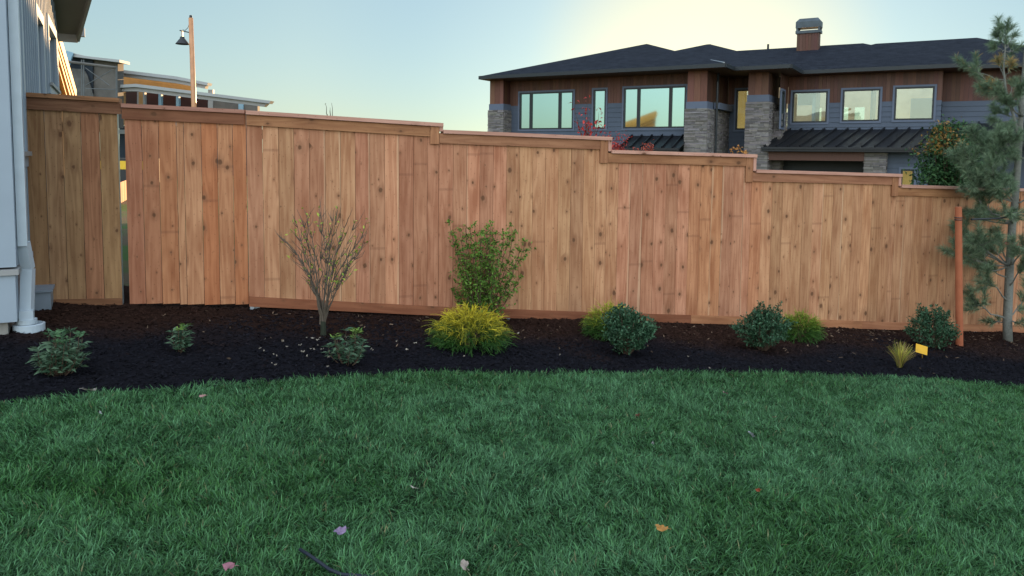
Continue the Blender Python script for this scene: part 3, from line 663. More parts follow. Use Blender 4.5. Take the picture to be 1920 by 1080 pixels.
# rooms behind the clear glass
m = MB(); m.box(9.6, 10.7, 3.9, 3.95, 2.4, 4.6); m.build('lit_room_wall', M['lit_gold'], nh)
BK = [(a, b_, 2.95, 3.78) for a, b_ in ((10.2, 10.6), (10.9, 11.1), (12.0, 12.4), (12.6, 13.5), (13.75, 14.15), (14.9, 15.2), (16.0, 16.4))]
m = MB(); wall_cells(m, 9.6, 21, 1.8, 4.75, BK, lambda a, b_, c, d: m.box(a, b_, 8.0, 8.1, c, d))
m.box(11.79, 16.98, 3.7, 8.3, 4.72, 4.75); m.box(17.0, 21, 4.5, 8.3, 4.72, 4.75); m.box(11.79, 17.0, 3.62, 8.3, 2.5, 2.56); m.build('room_walls', M['room'], nh)
for a in ((12.62, 12.75, 3.9, 5.0, 2.57, 4.7), (11.8, 12.62, 5.5, 5.6, 3.75, 4.7), (14.5, 14.58, 6.5, 8, 2.57, 4.7), (16.0, 17.0, 6.0, 6.1, 2.57, 3.95)):
    m = MB(); m.box(*a); m.build('room_partition', M['trim_paint'], nh)
for h in BK:
    m = MB(); m.box(h[0], h[1], 8.04, 8.05, h[2], h[3]); m.build('far_pane', M['glass_clear'], nh)
m = MB()
wall_cells(m, .6, 8.75, 2.4, EZ+.05, AH, lambda a, b_, c, d: m.box(a, b_, .64, .70, c, d)); wall_cells(m, 9.52, 10.9, 2.4, EZ+.05, MH, lambda a, b_, c, d: m.box(a, b_, 3.14, 3.2, c, d))
wall_cells(m, 11.8, 17.06, 2.58, EZ+.05, DH, lambda a, b_, c, d: m.box(a, b_, 3.54, 3.6, c, d)); m.box(17.0, 21, 4.34, 4.4, 2.4, EZ+.3); m.box(17.02, 17.07, 3.61, 4.33, 2.4, EZ+.05); m.box(9.4, 9.46, .8, 3.1, 2.4, EZ+.05); m.box(11.66, 11.72, 2.55, 3.5, 2.4, EZ+.05)
m.build('sheathing', M['frame_black'], nh)
# core block that closes the house off (behind the near rooms)
m = MB(); m.box(.7, 9.3, 1.2, 10.6, GZ, EZ-.05); m.box(9.6, 11.7, 4.2, 8.3, GZ, 2.4); m.box(11.8, 21, 8.3, 11, GZ, 2.4); m.box(11.8, 21, 3.8, 8.3, GZ, 2.4); m.build('core', M['siding'], nh)
# roofs
def hip(mb, u0, u1, v0, v1, z, zr, ru0, ru1, rv, th=.0):
    A = [(u0, v0, z), (u1, v0, z), (u1, v1, z), (u0, v1, z)]; R0 = (ru0, rv, zr); R1 = (ru1, rv, zr)
    mb.face([A[0], A[1], R1, R0]); mb.face([A[1], A[2], R1]); mb.face([A[2], A[3], R0, R1]); mb.face([A[3], A[0], R0])
m = MB()
hip(m, -.25, 10.3, -.6, 11.2, EZ+.12, 6.75, 5.02, 5.05, 5.5)
hip(m, 2.5, 12.34, .65, 13, EZ+.12, 6.86, 7.25, 7.4, 7.6)
hip(m, 5, 17.76, 2.9, 13, EZ+.12, 6.50, 8.5, 13.98, 7.8)
hip(m, 10, 21.6, 3.6, 16, EZ+.12, 6.75, 14.3, 18.2, 10)
rf = m.build('roof', M['shingle'], nh)
m = MB()
def fasc(mb, pts):
    for a, b_ in zip(pts[:-1], pts[1:]): mb.obox(a, b_, .10, .14)
z = EZ+.06
fasc(m, [(-.25, 11.2, z), (-.25, -.6, z), (10.3, -.6, z), (10.3, .65, z), (12.34, .65, z), (12.34, 2.9, z), (17.76, 2.9, z), (17.76, 3.6, z), (21.6, 3.6, z), (21.6, 14, z)])
m.build('gutter', M['frame_black'], rf)
m = MB(); m.box(-.2, 10.25, -.55, 1.0, EZ-.02, EZ+.0); m.box(9.3, 12.3, .7, 3.6, EZ-.021, EZ-.001); m.box(11.8, 17.7, 2.95, 4.4, EZ-.022, EZ-.002); m.box(17, 21.5, 3.65, 5, EZ-.023, EZ-.003); m.build('soffit', M['wood_clad'], rf)
m = MB(); m.obox((10.25, -.58, EZ+.16), (9.0, 2.1, EZ+.62), .06, .03); m.build('flashing', M['galv'], rf)
# chimney
m = MB(); clad(m, 11.42, 12.32, 5.9, 6.950, [], 6.9, bw=.12, dark=1.0); clad(m, 6.92, 7.370, 5.9, 6.950, [], 12.32, 'v', dark=.8); m.box(11.42, 12.29, 6.93, 7.370, 5.9, 6.940); f = m.build('chimney', M['wood_clad'], rf); M['cap_metal'] = simple('dull chimney metal', (.045, .06, .072), .5, .3, 3, 0, .5, .3)  # chimney side boards get a darker tint as painted side shade
m = MB(); m.box(11.36, 12.38, 6.84, 7.430, 6.951, 7.070)
for (a, b_) in ((11.38, 11.46), (12.28, 12.36)):
    m.box(a, b_, 6.86, 6.94, 7.071, 7.190); m.box(a, b_, 7.330, 7.410, 7.071, 7.190)
m.box(11.36, 12.38, 6.84, 7.430, 7.191, 7.420); slab(m, [(11.36, 6.84, 7.421), (12.38, 6.84, 7.421), (12.38, 7.430, 7.421), (11.36, 7.430, 7.421)], .03)
m.face([(11.36, 6.84, 7.450), (12.38, 6.84, 7.450), (12.25, 6.96, 7.600), (11.49, 6.96, 7.600)]); m.face([(12.38, 6.84, 7.450), (12.38, 7.430, 7.450), (12.25, 7.310, 7.600), (12.25, 6.96, 7.600)])
m.face([(12.38, 7.430, 7.450), (11.36, 7.430, 7.450), (11.49, 7.310, 7.600), (12.25, 7.310, 7.600)]); m.face([(11.36, 7.430, 7.450), (11.36, 6.84, 7.450), (11.49, 6.96, 7.600), (11.49, 7.310, 7.600)]); m.face([(11.49, 6.96, 7.600), (12.25, 6.96, 7.600), (12.25, 7.310, 7.600), (11.49, 7.310, 7.600)])
m.build('chimney_cap', M['cap_metal'], f)
m = MB(); m.tube([(9.9, 8.4, 6.3), (9.9, 8.4, 6.8)], .05, 8); m.build('vent_pipe', M['black_metal'], rf)
# lower metal roofs with standing seams
def metal(u0, u1, v0, v1, z0, z1, cutl=0):
    mb = MB(); slab(mb, [(u0, v0, z0), (u1, v0, z0), (u1, v1, z1), (u0+cutl, v1, z1)], .05)
    s = u0+.05
    while s < u1:
        sl = lambda f: (s+cutl*f, v0+(v1-v0)*f, z0+.085+(z1-z0)*f)
        mb.obox(sl(0), sl(1), .045, .085); s += .42
    mb.box(u0-.03, u1, v0-.07, v0-.001, z0-.10, z0+.05); mb.box(u0-.04, u1, v0-.12, v0-.071, z0-.02, z0+.06)
    return mb.build('metal_roof', M['metal_roof'], nh)
metal(11.32, 17.0, 1.3, 3.48, 1.88, 2.60, .55)
metal(17.0, 21, 2.2, 4.28, 2.1, 2.82, 0)
metal(6.3, 8.72, -.7, .58, 1.80, 2.30, .0)
m = MB(); m.box(11.45, 14.8, 1.5, 1.72, 1.45, 1.77); m.build('beam', M['wood_clad'], nh)
m = MB(); m.box(11.5, 14.75, 3.0, 3.1, GZ, 1.7); m.build('garage_wall', M['frame_black'], nh)
m = MB(); stones(m, 14.8, 15.52, 1.6, 2.4, GZ, 1.76); m.build('stone_post', M['stone'], nh)
m = MB(); courses(m, 15.53, 17.5, GZ, 1.78, [(15.98, 16.40, .3, 1.18)], 1.9); m.build('porch_siding', M['siding'], nh)
nwin(15.98, 16.40, .3, 1.18, 1.9, (), 'glass_clear', 'small window glowing gold low on the right')
m = MB(); m.box(15.6, 16.9, 2.3, 2.35, 0, 1.5); m.build('lit_room_wall', M['lit_gold'], nh)
nwin(17.9, 20.2, .0, 1.35, 4.27, (19.0,))

# ------------------------------------------------------------------ house under construction, far left
CU = np.array([.2696, .963, 0]); CRZ = math.atan2(CU[1], CU[0]); CO = np.array([-18.6, 35, 0])
ch = empty('unfinished_house', CO, 'half built house with long flat roof edges and bare sheathing left of the street lamp', 'house', CRZ)
CNV = np.array([CU[1], -CU[0], 0])
def cl(px, py, d=0):
    p = on_plane(px, py, CO+CNV*d, CNV); q = p-CO; return float(q@CU), float(p[2])
M['osb'] = simple('raw wood sheathing', (.42, .22, .07), .8, .2, 2)
M['wrap'] = simple('grey building paper', (.10, .095, .088), .8, .35, 1.5)
M['wrap_dark'] = simple('dark building paper', (.014, .022, .032), .8, .3, 1.2)
M['rooftrim'] = simple('primed fascia', (.27, .285, .29), .6, .08, 1)
M['dark_in'] = simple('dark interior', (.026, .012, .010), .8, .3, 1.2)
M['lumber'] = simple('framing lumber', (.38, .22, .09), .7, .2, 3)
M['tyvek'] = simple('blue wrap strip', (.20, .33, .42), .6, .1, 3); M['torn'] = simple('torn building paper', (.085, .085, .082), .8, .4, 3); M['pipe_dark'] = simple('dull scaffold steel', (.09, .10, .105), .5, .2, 5)
CORG = np.array([*at_y(300, 300, 36)[:2], 0]); ch.location = CORG; ch.rotation_euler = (0, 0, 0)
def cp(pts, mat, name, Y=36.0, th=.3):
    """a panel cut to this outline, standing at distance Y, th metres thick"""
    m = MB(); F_ = [tuple(at_y(px, py, Y)-CORG) for px, py in pts]; B_ = [(p[0], p[1]+th, p[2]) for p in F_]
    m.face(F_[::-1]); m.face(B_)
    for i in range(len(F_)): j = (i+1) % len(F_); m.face([F_[i], F_[j], B_[j], B_[i]])
    return m.build(name, M[mat], ch)
cp([(222, 130), (330, 143), (390, 155), (388, 160), (330, 149), (222, 136)], 'rooftrim', 'roof_slab', 35.0, .5)
cp([(224, 136), (330, 149), (386, 160), (384, 166), (330, 156), (226, 143)], 'grey_trim', 'fascia', 35.15, .34)
cp([(224, 142), (362, 160), (362, 178), (224, 165)], 'osb', 'upper_wall', 36, .3)
cp([(193, 161), (254, 157), (508, 189), (504, 194), (254, 163), (193, 166)], 'rooftrim', 'roof_slab', 34.2, .5)
cp([(196, 166), (254, 163), (501, 194), (495, 200), (254, 171), (196, 172)], 'grey_trim', 'fascia', 34.35, .34)
cp([(228, 168), (400, 186), (400, 235), (228, 235)], 'dark_in', 'inner_wall', 37.2, .2)
for a, b_, mt in ((224, 232, 'lumber'), (257, 260, 'rooftrim'), (260, 268, 'lumber'), (268, 271, 'rooftrim'), (297, 302, 'tyvek'), (330, 335, 'tyvek'), (359, 363, 'rooftrim'), (390, 399, 'rooftrim')):
    cp([(a, 168), (b_, 168), (b_, 235), (a, 235)], mt, 'stud', 36, .2)
cp([(399, 184), (483, 194), (483, 240), (399, 240)], 'wrap', 'end_wall', 36.05, .3)
cp([(447, 194), (456, 195), (456, 209), (447, 208)], 'tyvek', 'window_frame', 35.95, .08)
cp([(224, 236), (483, 236), (483, 330), (224, 330)], 'wrap_dark', 'lower_wall', 36.1, .3)
cp([(218, 243), (236, 243), (236, 251), (218, 251)], 'rooftrim', 'ledger_trim', 35.9, .15)
cp([(128, 104), (221, 116), (221, 240), (128, 240)], 'wrap', 'tower_wall', 34.0, .5)
cp([(130, 106), (174, 112), (174, 200), (130, 200)], 'wrap_dark', 'tower_wrap', 33.9, .06)
cp([(127, 132), (135, 128), (157, 130), (164, 142), (168, 155), (176, 185), (178, 240), (127, 240)], 'torn', 'torn_paper', 33.8, .06)
cp([(118, 99), (135, 99), (160, 105), (224, 112), (224, 117), (118, 104)], 'rooftrim', 'tower_cap', 33.5, .9)
cp([(114, 97), (125, 95), (138, 99), (134, 108), (130, 122), (126, 130), (119, 115)], 'tyvek', 'loose_wrap', 33.4, .08)
# scaffold in front of the tower
sc = empty('scaffold', (*at_y(165, 300, 32)[:2], 0), 'steel pipe scaffold with a timber plank in front of the unfinished tower', 'scaffold')
SO = np.array([*at_y(165, 300, 32)[:2], 0])
def sbar(x0, y0, x1, y1, r_, mat, name, Y=32, Y2=None):
    m = MB(); m.tube([at_y(x0, y0, Y)-SO, at_y(x1, y1, Y2 or Y)-SO], r_, 6); m.build(name, M[mat], sc)
for px in (157, 218): sbar(px, 112 if px < 200 else 124, px+1, 330, .026, 'pipe_dark', 'upright')
for px in (153, 219): sbar(px, 112 if px < 200 else 124, px+1, 330, .026, 'pipe_dark', 'upright', 33)
sbar(106, 113, 218, 127, .06, 'wrap', 'plank'); sbar(160, 127, 205, 160, .016, 'pipe_dark', 'cross_brace'); sbar(160, 160, 212, 130, .016, 'pipe_dark', 'cross_brace'); sbar(160, 166, 218, 168, .018, 'pipe_dark', 'ledger')
# sunlit gable behind the corner of the white house
sg = empty('sunlit_house', (*at_y(118, 250, 20)[:2], 0), 'sunlit gable edge and siding glowing orange behind the white house corner', 'house')
SG = np.array([*at_y(118, 250, 20)[:2], 0])
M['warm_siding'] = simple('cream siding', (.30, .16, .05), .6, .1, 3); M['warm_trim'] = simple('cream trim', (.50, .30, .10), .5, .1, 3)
def spts(L, Y): return [tuple(at_y(px, py, yy)-SG) for (px, py, yy) in L]
m = MB(); P = spts([(70, 130, 18.5), (131, 178, 19.3), (150, 300, 19.3), (70, 300, 18.5)], 0); Q = [(p[0]-2.5, p[1]+5, p[2]) for p in P]
# wall facing right: near edge hidden by the white house, far edge on the roofline
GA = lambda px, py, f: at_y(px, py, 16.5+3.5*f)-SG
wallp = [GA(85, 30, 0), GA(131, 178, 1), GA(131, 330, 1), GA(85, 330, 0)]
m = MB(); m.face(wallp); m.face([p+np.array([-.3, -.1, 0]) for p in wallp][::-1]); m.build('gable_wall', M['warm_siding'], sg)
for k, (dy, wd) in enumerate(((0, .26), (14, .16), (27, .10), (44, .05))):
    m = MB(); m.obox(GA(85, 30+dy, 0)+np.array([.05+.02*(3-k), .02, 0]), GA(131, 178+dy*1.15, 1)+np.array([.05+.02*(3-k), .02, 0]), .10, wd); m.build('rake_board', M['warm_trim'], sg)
# street lamp
lp = at_y(365, 300, 30); lo = empty('street_lamp', (lp[0], lp[1], -.6), 'tall wooden pole street lamp with hanging bell shade rising behind the gate', 'street lamp')
b = NB('lamp pole wood'); c = b.mix(b.noise(b.obj(), 6, 4), (.30, .13, .055), (.52, .25, .11)); M['pole'] = b.fin(c, .38, .5)
LZ = lp[2]+.6; top = at_y(363.5, 28, 30)[2]+.6
m = MB(); m.tube([(0.05, 0, -.3), (0.02, 0, top*.5), (-.03, 0, top-.12)], [.115, .10, .085], 14); m.build('pole', M['pole'], lo, True)
m = MB(); m.lathe([(0, 0), (.06, 0), (.05, .1), (0, .12)], 10, (-.03, 0, top-.12)); m.build('finial', M['black_metal'], lo)
za = at_y(363, 61, 30)[2]+.6; xa = at_y(337, 57, 30)[0]-lp[0]; za2 = at_y(337, 57, 30)[2]+.6
m = MB(); m.tube([(-.1, 0, za), (xa, 0, za2)], .022, 6)
zs_ = at_y(361, 42, 30)[2]+.6; m.tube([(-.08, 0, zs_), (-.14, 0, (zs_+za)/2), (-.26, 0, za+.08), (xa+.12, 0, za2+.03)], .012, 5); m.build('arm', M['black_metal'], lo)
cx_ = at_y(342, 75, 30)[0]-lp[0]; zt = at_y(342, 69, 30)[2]+.6; zb_ = at_y(342, 83, 30)[2]+.6
m = MB(); m.tube([(cx_, 0, za2), (cx_, 0, zt)], .028, 8); m.build('stem', M['pole'], lo)
m = MB(); H_ = zt-zb_; m.lathe([(0, H_+.01), (.08, H_), (.095, H_*.75), (.13, H_*.62), (.20, H_*.3), (.262, .01), (.262, 0), (.25, 0), (.18, H_*.3), (.1, H_*.6), (0, H_*.7)], 28, (cx_, 0, zb_)); m.build('lamp_shade', M['black_metal'], lo, True)

# far sunlit fence and lawn strip seen through the gate gap
ff = empty('far_fence', (-7.55, 14, 0), 'distant orange sunlit fence seen through the gap beside the gate', 'fence', radians(112.3))
m = MB(); pickets(m, 0, 6, lambda s: .88, lambda s: -.31); m.build('picket_panel', M['cedar'], ff)
m = MB(); m.box(0, 6, -.04, -.005, .25, .33); m.build('rail', M['cedar_trim'], ff)
ty = empty('parked_trailer', (*at_y(229, 325, 24)[:2], 0), 'dark trailer with a yellow stripe glimpsed through the gap by the gate', 'trailer')
m = MB(); m.box(-.7, .7, 0, 1.5, .5, 1.3); m.build('body', M['black_metal'], ty); M['yellow'] = simple('yellow paint', (.65, .40, .03), .5, .1, 4); m = MB(); m.box(-.7, .7, -.01, -.002, .95, 1.22); m.build('stripe', M['yellow'], ty)
for xx in (-.45, .45):
    m = MB(); m.tube([(xx, .25, .02), (xx, .5, .02)], .5, 16) if False else m.lathe([(0, 0), (.3, 0), (.3, .2), (0, .2)], 16, (xx, .3, .2)); m.build('wheel', M['black_metal'], ty)

# ------------------------------------------------------------------ plants
b = NB('leaf'); t = b.tint(); tr = b.n('ShaderNodeBsdfTranslucent'); b.l(t, tr.inputs[0]); ms = b.n('ShaderNodeMixShader'); ms.inputs[0].default_value = .28
M['leaf'] = b.fin(t, .5, .2); b.l(b.p.outputs[0], ms.inputs[1]); b.l(tr.outputs[0], ms.inputs[2]); b.l(ms.outputs[0], b.out.inputs[0])
def barkmat(name, d, l_): 
    b = NB(name); g = b.geo(); k = b.noise(g, 40, 4, .7); b.bump(k, .5, .01); return b.fin(b.mix(k, d, l_), .85, .15)
M['bark_grey'] = barkmat('grey bark', (.045, .035, .026), (.16, .13, .10)); M['bark_brown'] = barkmat('brown bark', (.04, .025, .018), (.13, .085, .06))
M['bark_pine'] = barkmat('smooth pine bark', (.075, .08, .070), (.23, .23, .205))
def unit(a): return a/np.maximum(1e-9, np.linalg.norm(a, axis=-1, keepdims=True))
def rdir(n): return unit(RNG.normal(size=(n, 3)))
def leafmesh(name, P, D, L, W, col, parent, fold=.25, curl=.2, mat=None, width_at=.5):
    P = np.asarray(P, float); N = len(P); D = unit(np.asarray(D, float)); L = np.broadcast_to(L, (N,))[:, None]; W = np.broadcast_to(W, (N,))[:, None]
    sd_ = unit(np.cross(D, np.array([0, 0, 1.])+.7*RNG.normal(size=(N, 3)))); nn = np.cross(sd_, D)
    nn = nn*np.sign(nn[:, 2:3]+1e-6)
    mid = P + D*L*width_at - nn*L*0; tip = P + D*L - nn*L*curl
    A = mid+sd_*W/2+nn*W*fold; B = mid-sd_*W/2+nn*W*fold
    V = np.stack([P, A, tip, B, mid], 1).reshape(-1, 3); bs = (np.arange(N)*5)[:, None]
    T = np.concatenate([bs+np.array([0, 1, 4]), bs+np.array([1, 2, 4]), bs+np.array([4, 2, 3]), bs+np.array([0, 4, 3])])
    return npmesh(name, V, None, T, mat or M['leaf'], np.repeat(col, 5, 0), parent)
def colr(N, a, b_, v=.45, p=1.0):
    k = RNG.random((N, 1))**p; return (1-v/2+v*RNG.random((N, 1)))*((1-k)*np.array(a)+k*np.array(b_))
def ppm(p): return FPX/((p-CAM)@FW)
def curve(a, b_, bend, n=6, jit=0):
    a = np.array(a, float); b_ = np.array(b_, float); bend = np.array(bend, float); out = []
    for i in range(n+1):
        t = i/n; q = a+(b_-a)*t+bend*4*t*(1-t)*1.0
        if jit and 0 < i < n: q = q+RNG.normal(size=3)*jit
        out.append(q)
    return out
def root(name, p, label, cat, group=None): return empty(name, p, label, cat, 0, group)

def whorl_shrub(px, py, wpx, hpx, nst, label, seed_cols, lean=(0, 0)):
    p = on_ground(px, py); s = 1/ppm(p); W = wpx*s; H = hpx*s
    t = root('evergreen_shrub', p, label, 'shrub', 'young broad leaved shrubs in the mulch'); m = MB(); P = []; D = []; C = []; LL = []
    for i in range(nst):
        a = RNG.random()*2*pi; r_ = (RNG.random()**.5)*W*.46; h = H*(.40+.58*RNG.random())*(1-.35*(r_/(W*.5))**2)
        tip = np.array([cos(a)*r_+lean[0]*h, sin(a)*r_*.9, h]); base = np.array([cos(a)*.012, sin(a)*.012, -.02])
        c_ = curve(base, tip, (cos(a)*W*.07, sin(a)*W*.07, -H*.04), 5, .003); m.tube(c_, [.0042*(1-.12*k) for k in range(6)], 5)
        fresh = h > H*.62 and RNG.random() < .7
        for k in range(3, 6):
            q = c_[k]; n_ = 8 if k == 5 else 5
            for j in range(n_):
                an = 2*pi*j/n_+RNG.random(); el = .25+.55*RNG.random() if k == 5 else .0+.5*RNG.random()
                P.append(q+np.array([0, 0, RNG.normal()*.006])); D.append((cos(an)*cos(el), sin(an)*cos(el), sin(el))); LL.append((.048+.028*RNG.random())*(.8 if k == 5 else 1))
                C.append(colr(1, *(seed_cols[1] if (fresh and k == 5) else seed_cols[0]))[0])
        for j in range(6):
            q = c_[2]*(1-RNG.random()*.3)+np.array([0, 0, RNG.random()*H*.1]); an = RNG.random()*2*pi
            P.append(q); D.append((cos(an), sin(an), .2)); LL.append(.045); C.append(colr(1, *seed_cols[0])[0])
    m.build('stem', M['bark_brown'], t); LL = np.array(LL)
    leafmesh('foliage', P, D, LL, LL*.29, np.array(C), t, .2, .25)
dk = ((.026, .066, .034), (.115, .185, .115)); fr = ((.06, .13, .03), (.17, .27, .06))
whorl_shrub(112, 702, 96, 92, 34, 'grey green leafy shrub beside the white drain pipe at the house corner', (dk, ((.05, .11, .06), (.09, .18, .08))), (.15, 0))
whorl_shrub(338, 660, 44, 70, 10, 'smallest leafy shrub in the mulch in front of the cedar gate', (dk, fr), (.05, 0))
whorl_shrub(650, 684, 74, 76, 18, 'leafy green shrub in front of the bare multi stemmed shrub', (dk, fr))

def gold_cypress(px, py, wpx, hpx, n, label, ca, cb, depth=.8, up=.35):
    p = on_ground(px, py); s = 1/ppm(p); W = wpx*s/2; H = hpx*s
    t = root('thread_cypress', p, label, 'shrub', 'gold thread cypresses in the mulch'); Vs = []; Cs = []; Ts = []; Q = []
    m = MB()
    for i in range(7):
        a = 2*pi*i/7; m.tube(curve((0, 0, -.02), (cos(a)*W*.45, sin(a)*W*.4, H*.5), (0, 0, .02), 4), [.009, .007, .006, .004, .003], 5)
    m.build('stem', M['bark_brown'], t)
    nv = 0
    def strand(q0, d, L, w0, c0, c1, seg=4, droop=.9):
        nonlocal nv
        q = q0.copy(); d = d/np.linalg.norm(d); sd_ = np.cross(d, RNG.normal(size=3)); sd_ /= np.linalg.norm(sd_)
        for k in range(seg+1):
            w_ = w0*(1-.75*k/seg); Vs.append(q-sd_*w_); Vs.append(q+sd_*w_); c_ = c0+(c1-c0)*(k/seg); Cs.append(c_); Cs.append(c_)
            if k < seg: Q.append((nv, nv+1, nv+3, nv+2))
            nv += 2; d = d+np.array([0, 0, -droop/seg]); d /= np.linalg.norm(d); q = q+d*L/seg
        return q
    for i in range(n):
        a = RNG.random()*2*pi; ph = math.acos(1-RNG.random()*1.15) ; rr = (.55+.42*RNG.random())
        prof = lambda f: np.array([cos(a)*sin(f)*W, sin(a)*sin(f)*W*depth, H*(.30+.62*cos(f)) if f < pi/2 else H*(.30+.5*cos(f))])
        q = prof(min(ph, 2.0))*rr; q[2] = max(q[2], .01); d = prof(min(ph, 2.0))-np.array([0, 0, H*.35]); d = d/np.linalg.norm(d)+np.array([0, 0, up])+RNG.normal(size=3)*.25
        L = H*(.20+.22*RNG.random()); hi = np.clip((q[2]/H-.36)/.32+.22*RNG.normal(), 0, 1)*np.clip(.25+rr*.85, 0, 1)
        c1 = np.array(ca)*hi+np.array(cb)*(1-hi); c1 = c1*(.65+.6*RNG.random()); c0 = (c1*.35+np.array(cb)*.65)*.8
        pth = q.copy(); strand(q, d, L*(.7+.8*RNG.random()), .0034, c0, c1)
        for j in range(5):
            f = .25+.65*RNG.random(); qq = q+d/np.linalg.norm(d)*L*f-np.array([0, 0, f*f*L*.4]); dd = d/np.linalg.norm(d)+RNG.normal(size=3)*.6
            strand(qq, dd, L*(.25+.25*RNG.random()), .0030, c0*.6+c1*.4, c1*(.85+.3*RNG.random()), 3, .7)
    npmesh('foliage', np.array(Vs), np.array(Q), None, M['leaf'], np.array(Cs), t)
GY = (.66, .52, .035); GG = (.035, .105, .020)
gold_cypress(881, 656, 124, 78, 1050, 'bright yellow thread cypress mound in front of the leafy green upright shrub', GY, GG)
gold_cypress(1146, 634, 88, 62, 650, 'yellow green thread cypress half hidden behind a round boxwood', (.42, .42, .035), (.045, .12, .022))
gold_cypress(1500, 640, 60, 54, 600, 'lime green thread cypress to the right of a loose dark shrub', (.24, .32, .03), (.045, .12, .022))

def box_shrub(px, py, wpx, hpx, n, label, shoots=0, low=.12, ca=(.012, .045, .020), cb=(.072, .150, .082), L0=.030, lift=0):
    p = on_ground(px, py); s = 1/ppm(p); W = wpx*s/2; H = hpx*s
    t = root('boxwood', p, label, 'shrub', 'small leaved dark green shrubs in the mulch'); m = MB(); P = []; D = []
    for i in range(26):
        a = RNG.random()*2*pi; f = math.acos(1-1.3*RNG.random()); e = np.array([cos(a)*sin(f)*W*.9, sin(a)*sin(f)*W*.8, H*(low+.5+.38*cos(f))])
        m.tube(curve((0, 0, -.02), e, (cos(a)*W*.08, sin(a)*W*.08, -.01), 4, .004), [.007, .005, .004, .003, .002], 5)
    for i in range(n//7):
        a = RNG.random()*2*pi; f = math.acos(1-RNG.random()*1.95); rr = 1-.55*RNG.random()**2
        bump = .64+.66*vnoise(np.array([a*1.7+px]), np.array([f*3.0]))[0]
        q = np.array([cos(a)*sin(f)*W*rr, sin(a)*sin(f)*W*.9*rr, H*(low*.6+.46+(.46-low*.3)*cos(f)*rr)])*np.array([bump, bump, .72+.46*vnoise(np.array([a*1.1+py]), np.array([3.3+px]))[0]])
        q[:2] *= .62+.38*min(1, max(0, (q[2]/H)/.42)); q[2] = max(q[2], .015); d = unit(q-np.array([0, 0, H*.3])+np.array([0, 0, .05]))
        for j in range(7): P.append(q+d*.011*j+RNG.normal(size=3)*.004); D.append(d*.5+RNG.normal(size=3)*.75+np.array([0, 0, .15]))
    for i in range(shoots):
        a = RNG.random()*2*pi; r_ = W*(.25+.6*RNG.random()); b0 = np.array([cos(a)*r_*.6, sin(a)*r_*.5, H*.5]); e = np.array([cos(a)*r_*1.05, sin(a)*r_*.8, H*(.82+.2*RNG.random())])
        e[2] *= 1.0+.22*RNG.random(); cc = curve(b0, e, (0, 0, 0), 7, .004); m.tube(cc, .0022, 4)
        for k, q in enumerate(cc[1:]):
            for j in range(9): P.append(q+RNG.normal(size=3)*.006); D.append(rdir(1)[0]+np.array([0, 0, .4]))
    m.build('stem', M['bark_brown'], t); N = len(P); LL = L0*(.7+.6*RNG.random(N))
    leafmesh('foliage', P, D, LL, LL*.5, colr(N, ca, cb, .7), t, .15, .1)
box_shrub(1176, 664, 76, 80, 4600, 'rounded dark green boxwood in front of a yellow green cypress', 8)
box_shrub(1430, 658, 80, 74, 3200, 'loose dark green shrub with upright shoots beside the lime green cypress', 28, .18, L0=.032)
box_shrub(1747, 655, 76, 72, 3200, 'dark green shrub just left of the orange tree stake', 22, .1, L0=.029)

# grass tuft and yellow nursery tag
p = on_ground(1687, 690); t = root('grass_tuft', p, 'yellow and tan ornamental grass clump beside the yellow tag', 'ornamental grass')
N = 230; s = 1/ppm(p); Vg = []; Cg = []; Qg = []
for i in range(N):
    a = RNG.random()*2*pi; H = 54*s*(.6+.45*RNG.random()); sp_ = (.15+.85*RNG.random())*30*s; q0 = np.array([cos(a)*.02*RNG.random(), sin(a)*.02, 0]); col = colr(1, (.16, .26, .03), (.75, .60, .12))[0]
    if RNG.random() < .35: col = np.array([.28, .17, .11])*(.7+.6*RNG.random())
    for k in range(5):
        f = k/4; q = q0+np.array([cos(a)*sp_*f**1.5, sin(a)*sp_*f**1.5, H*(f-.22*f*f*(sp_/(26*s)))]); w_ = .0024*(1-.8*f)
        sd_ = np.array([-sin(a+.5), cos(a+.5), 0]); Vg += [q-sd_*w_, q+sd_*w_]; Cg += [col*(.6+.5*f)]*2
        if k < 4: j = len(Vg)-2; Qg.append((j, j+1, j+3, j+2))
npmesh('blades', np.array(Vg), np.array(Qg), None, M['leaf'], np.array(Cg), t)
p = on_ground(1729, 672); M['tag_yellow'] = simple('yellow plastic tag', (.55, .30, .012), .5, .08, 12)
t = root('plant_tag', p, 'yellow plastic nursery tag tilted in the mulch beside the grass clump', 'plant tag'); s = 1/ppm(p)
m = MB(); Rm = Matrix.Rotation(radians(16), 3, 'Y') @ Matrix.Rotation(radians(-25), 3, 'X'); m.box(-11.5*s, 11.5*s, -.001, .001, -8*s, 8.5*s, R=Rm, o=(-2*s, 0, 17*s)); m.build('tag_face', M['tag_yellow'], t)
m = MB(); m.tube([(1*s, .006, -.03), (0, .006, 12*s)], .002, 5); m.build('tag_stem', M['tag_yellow'], t)

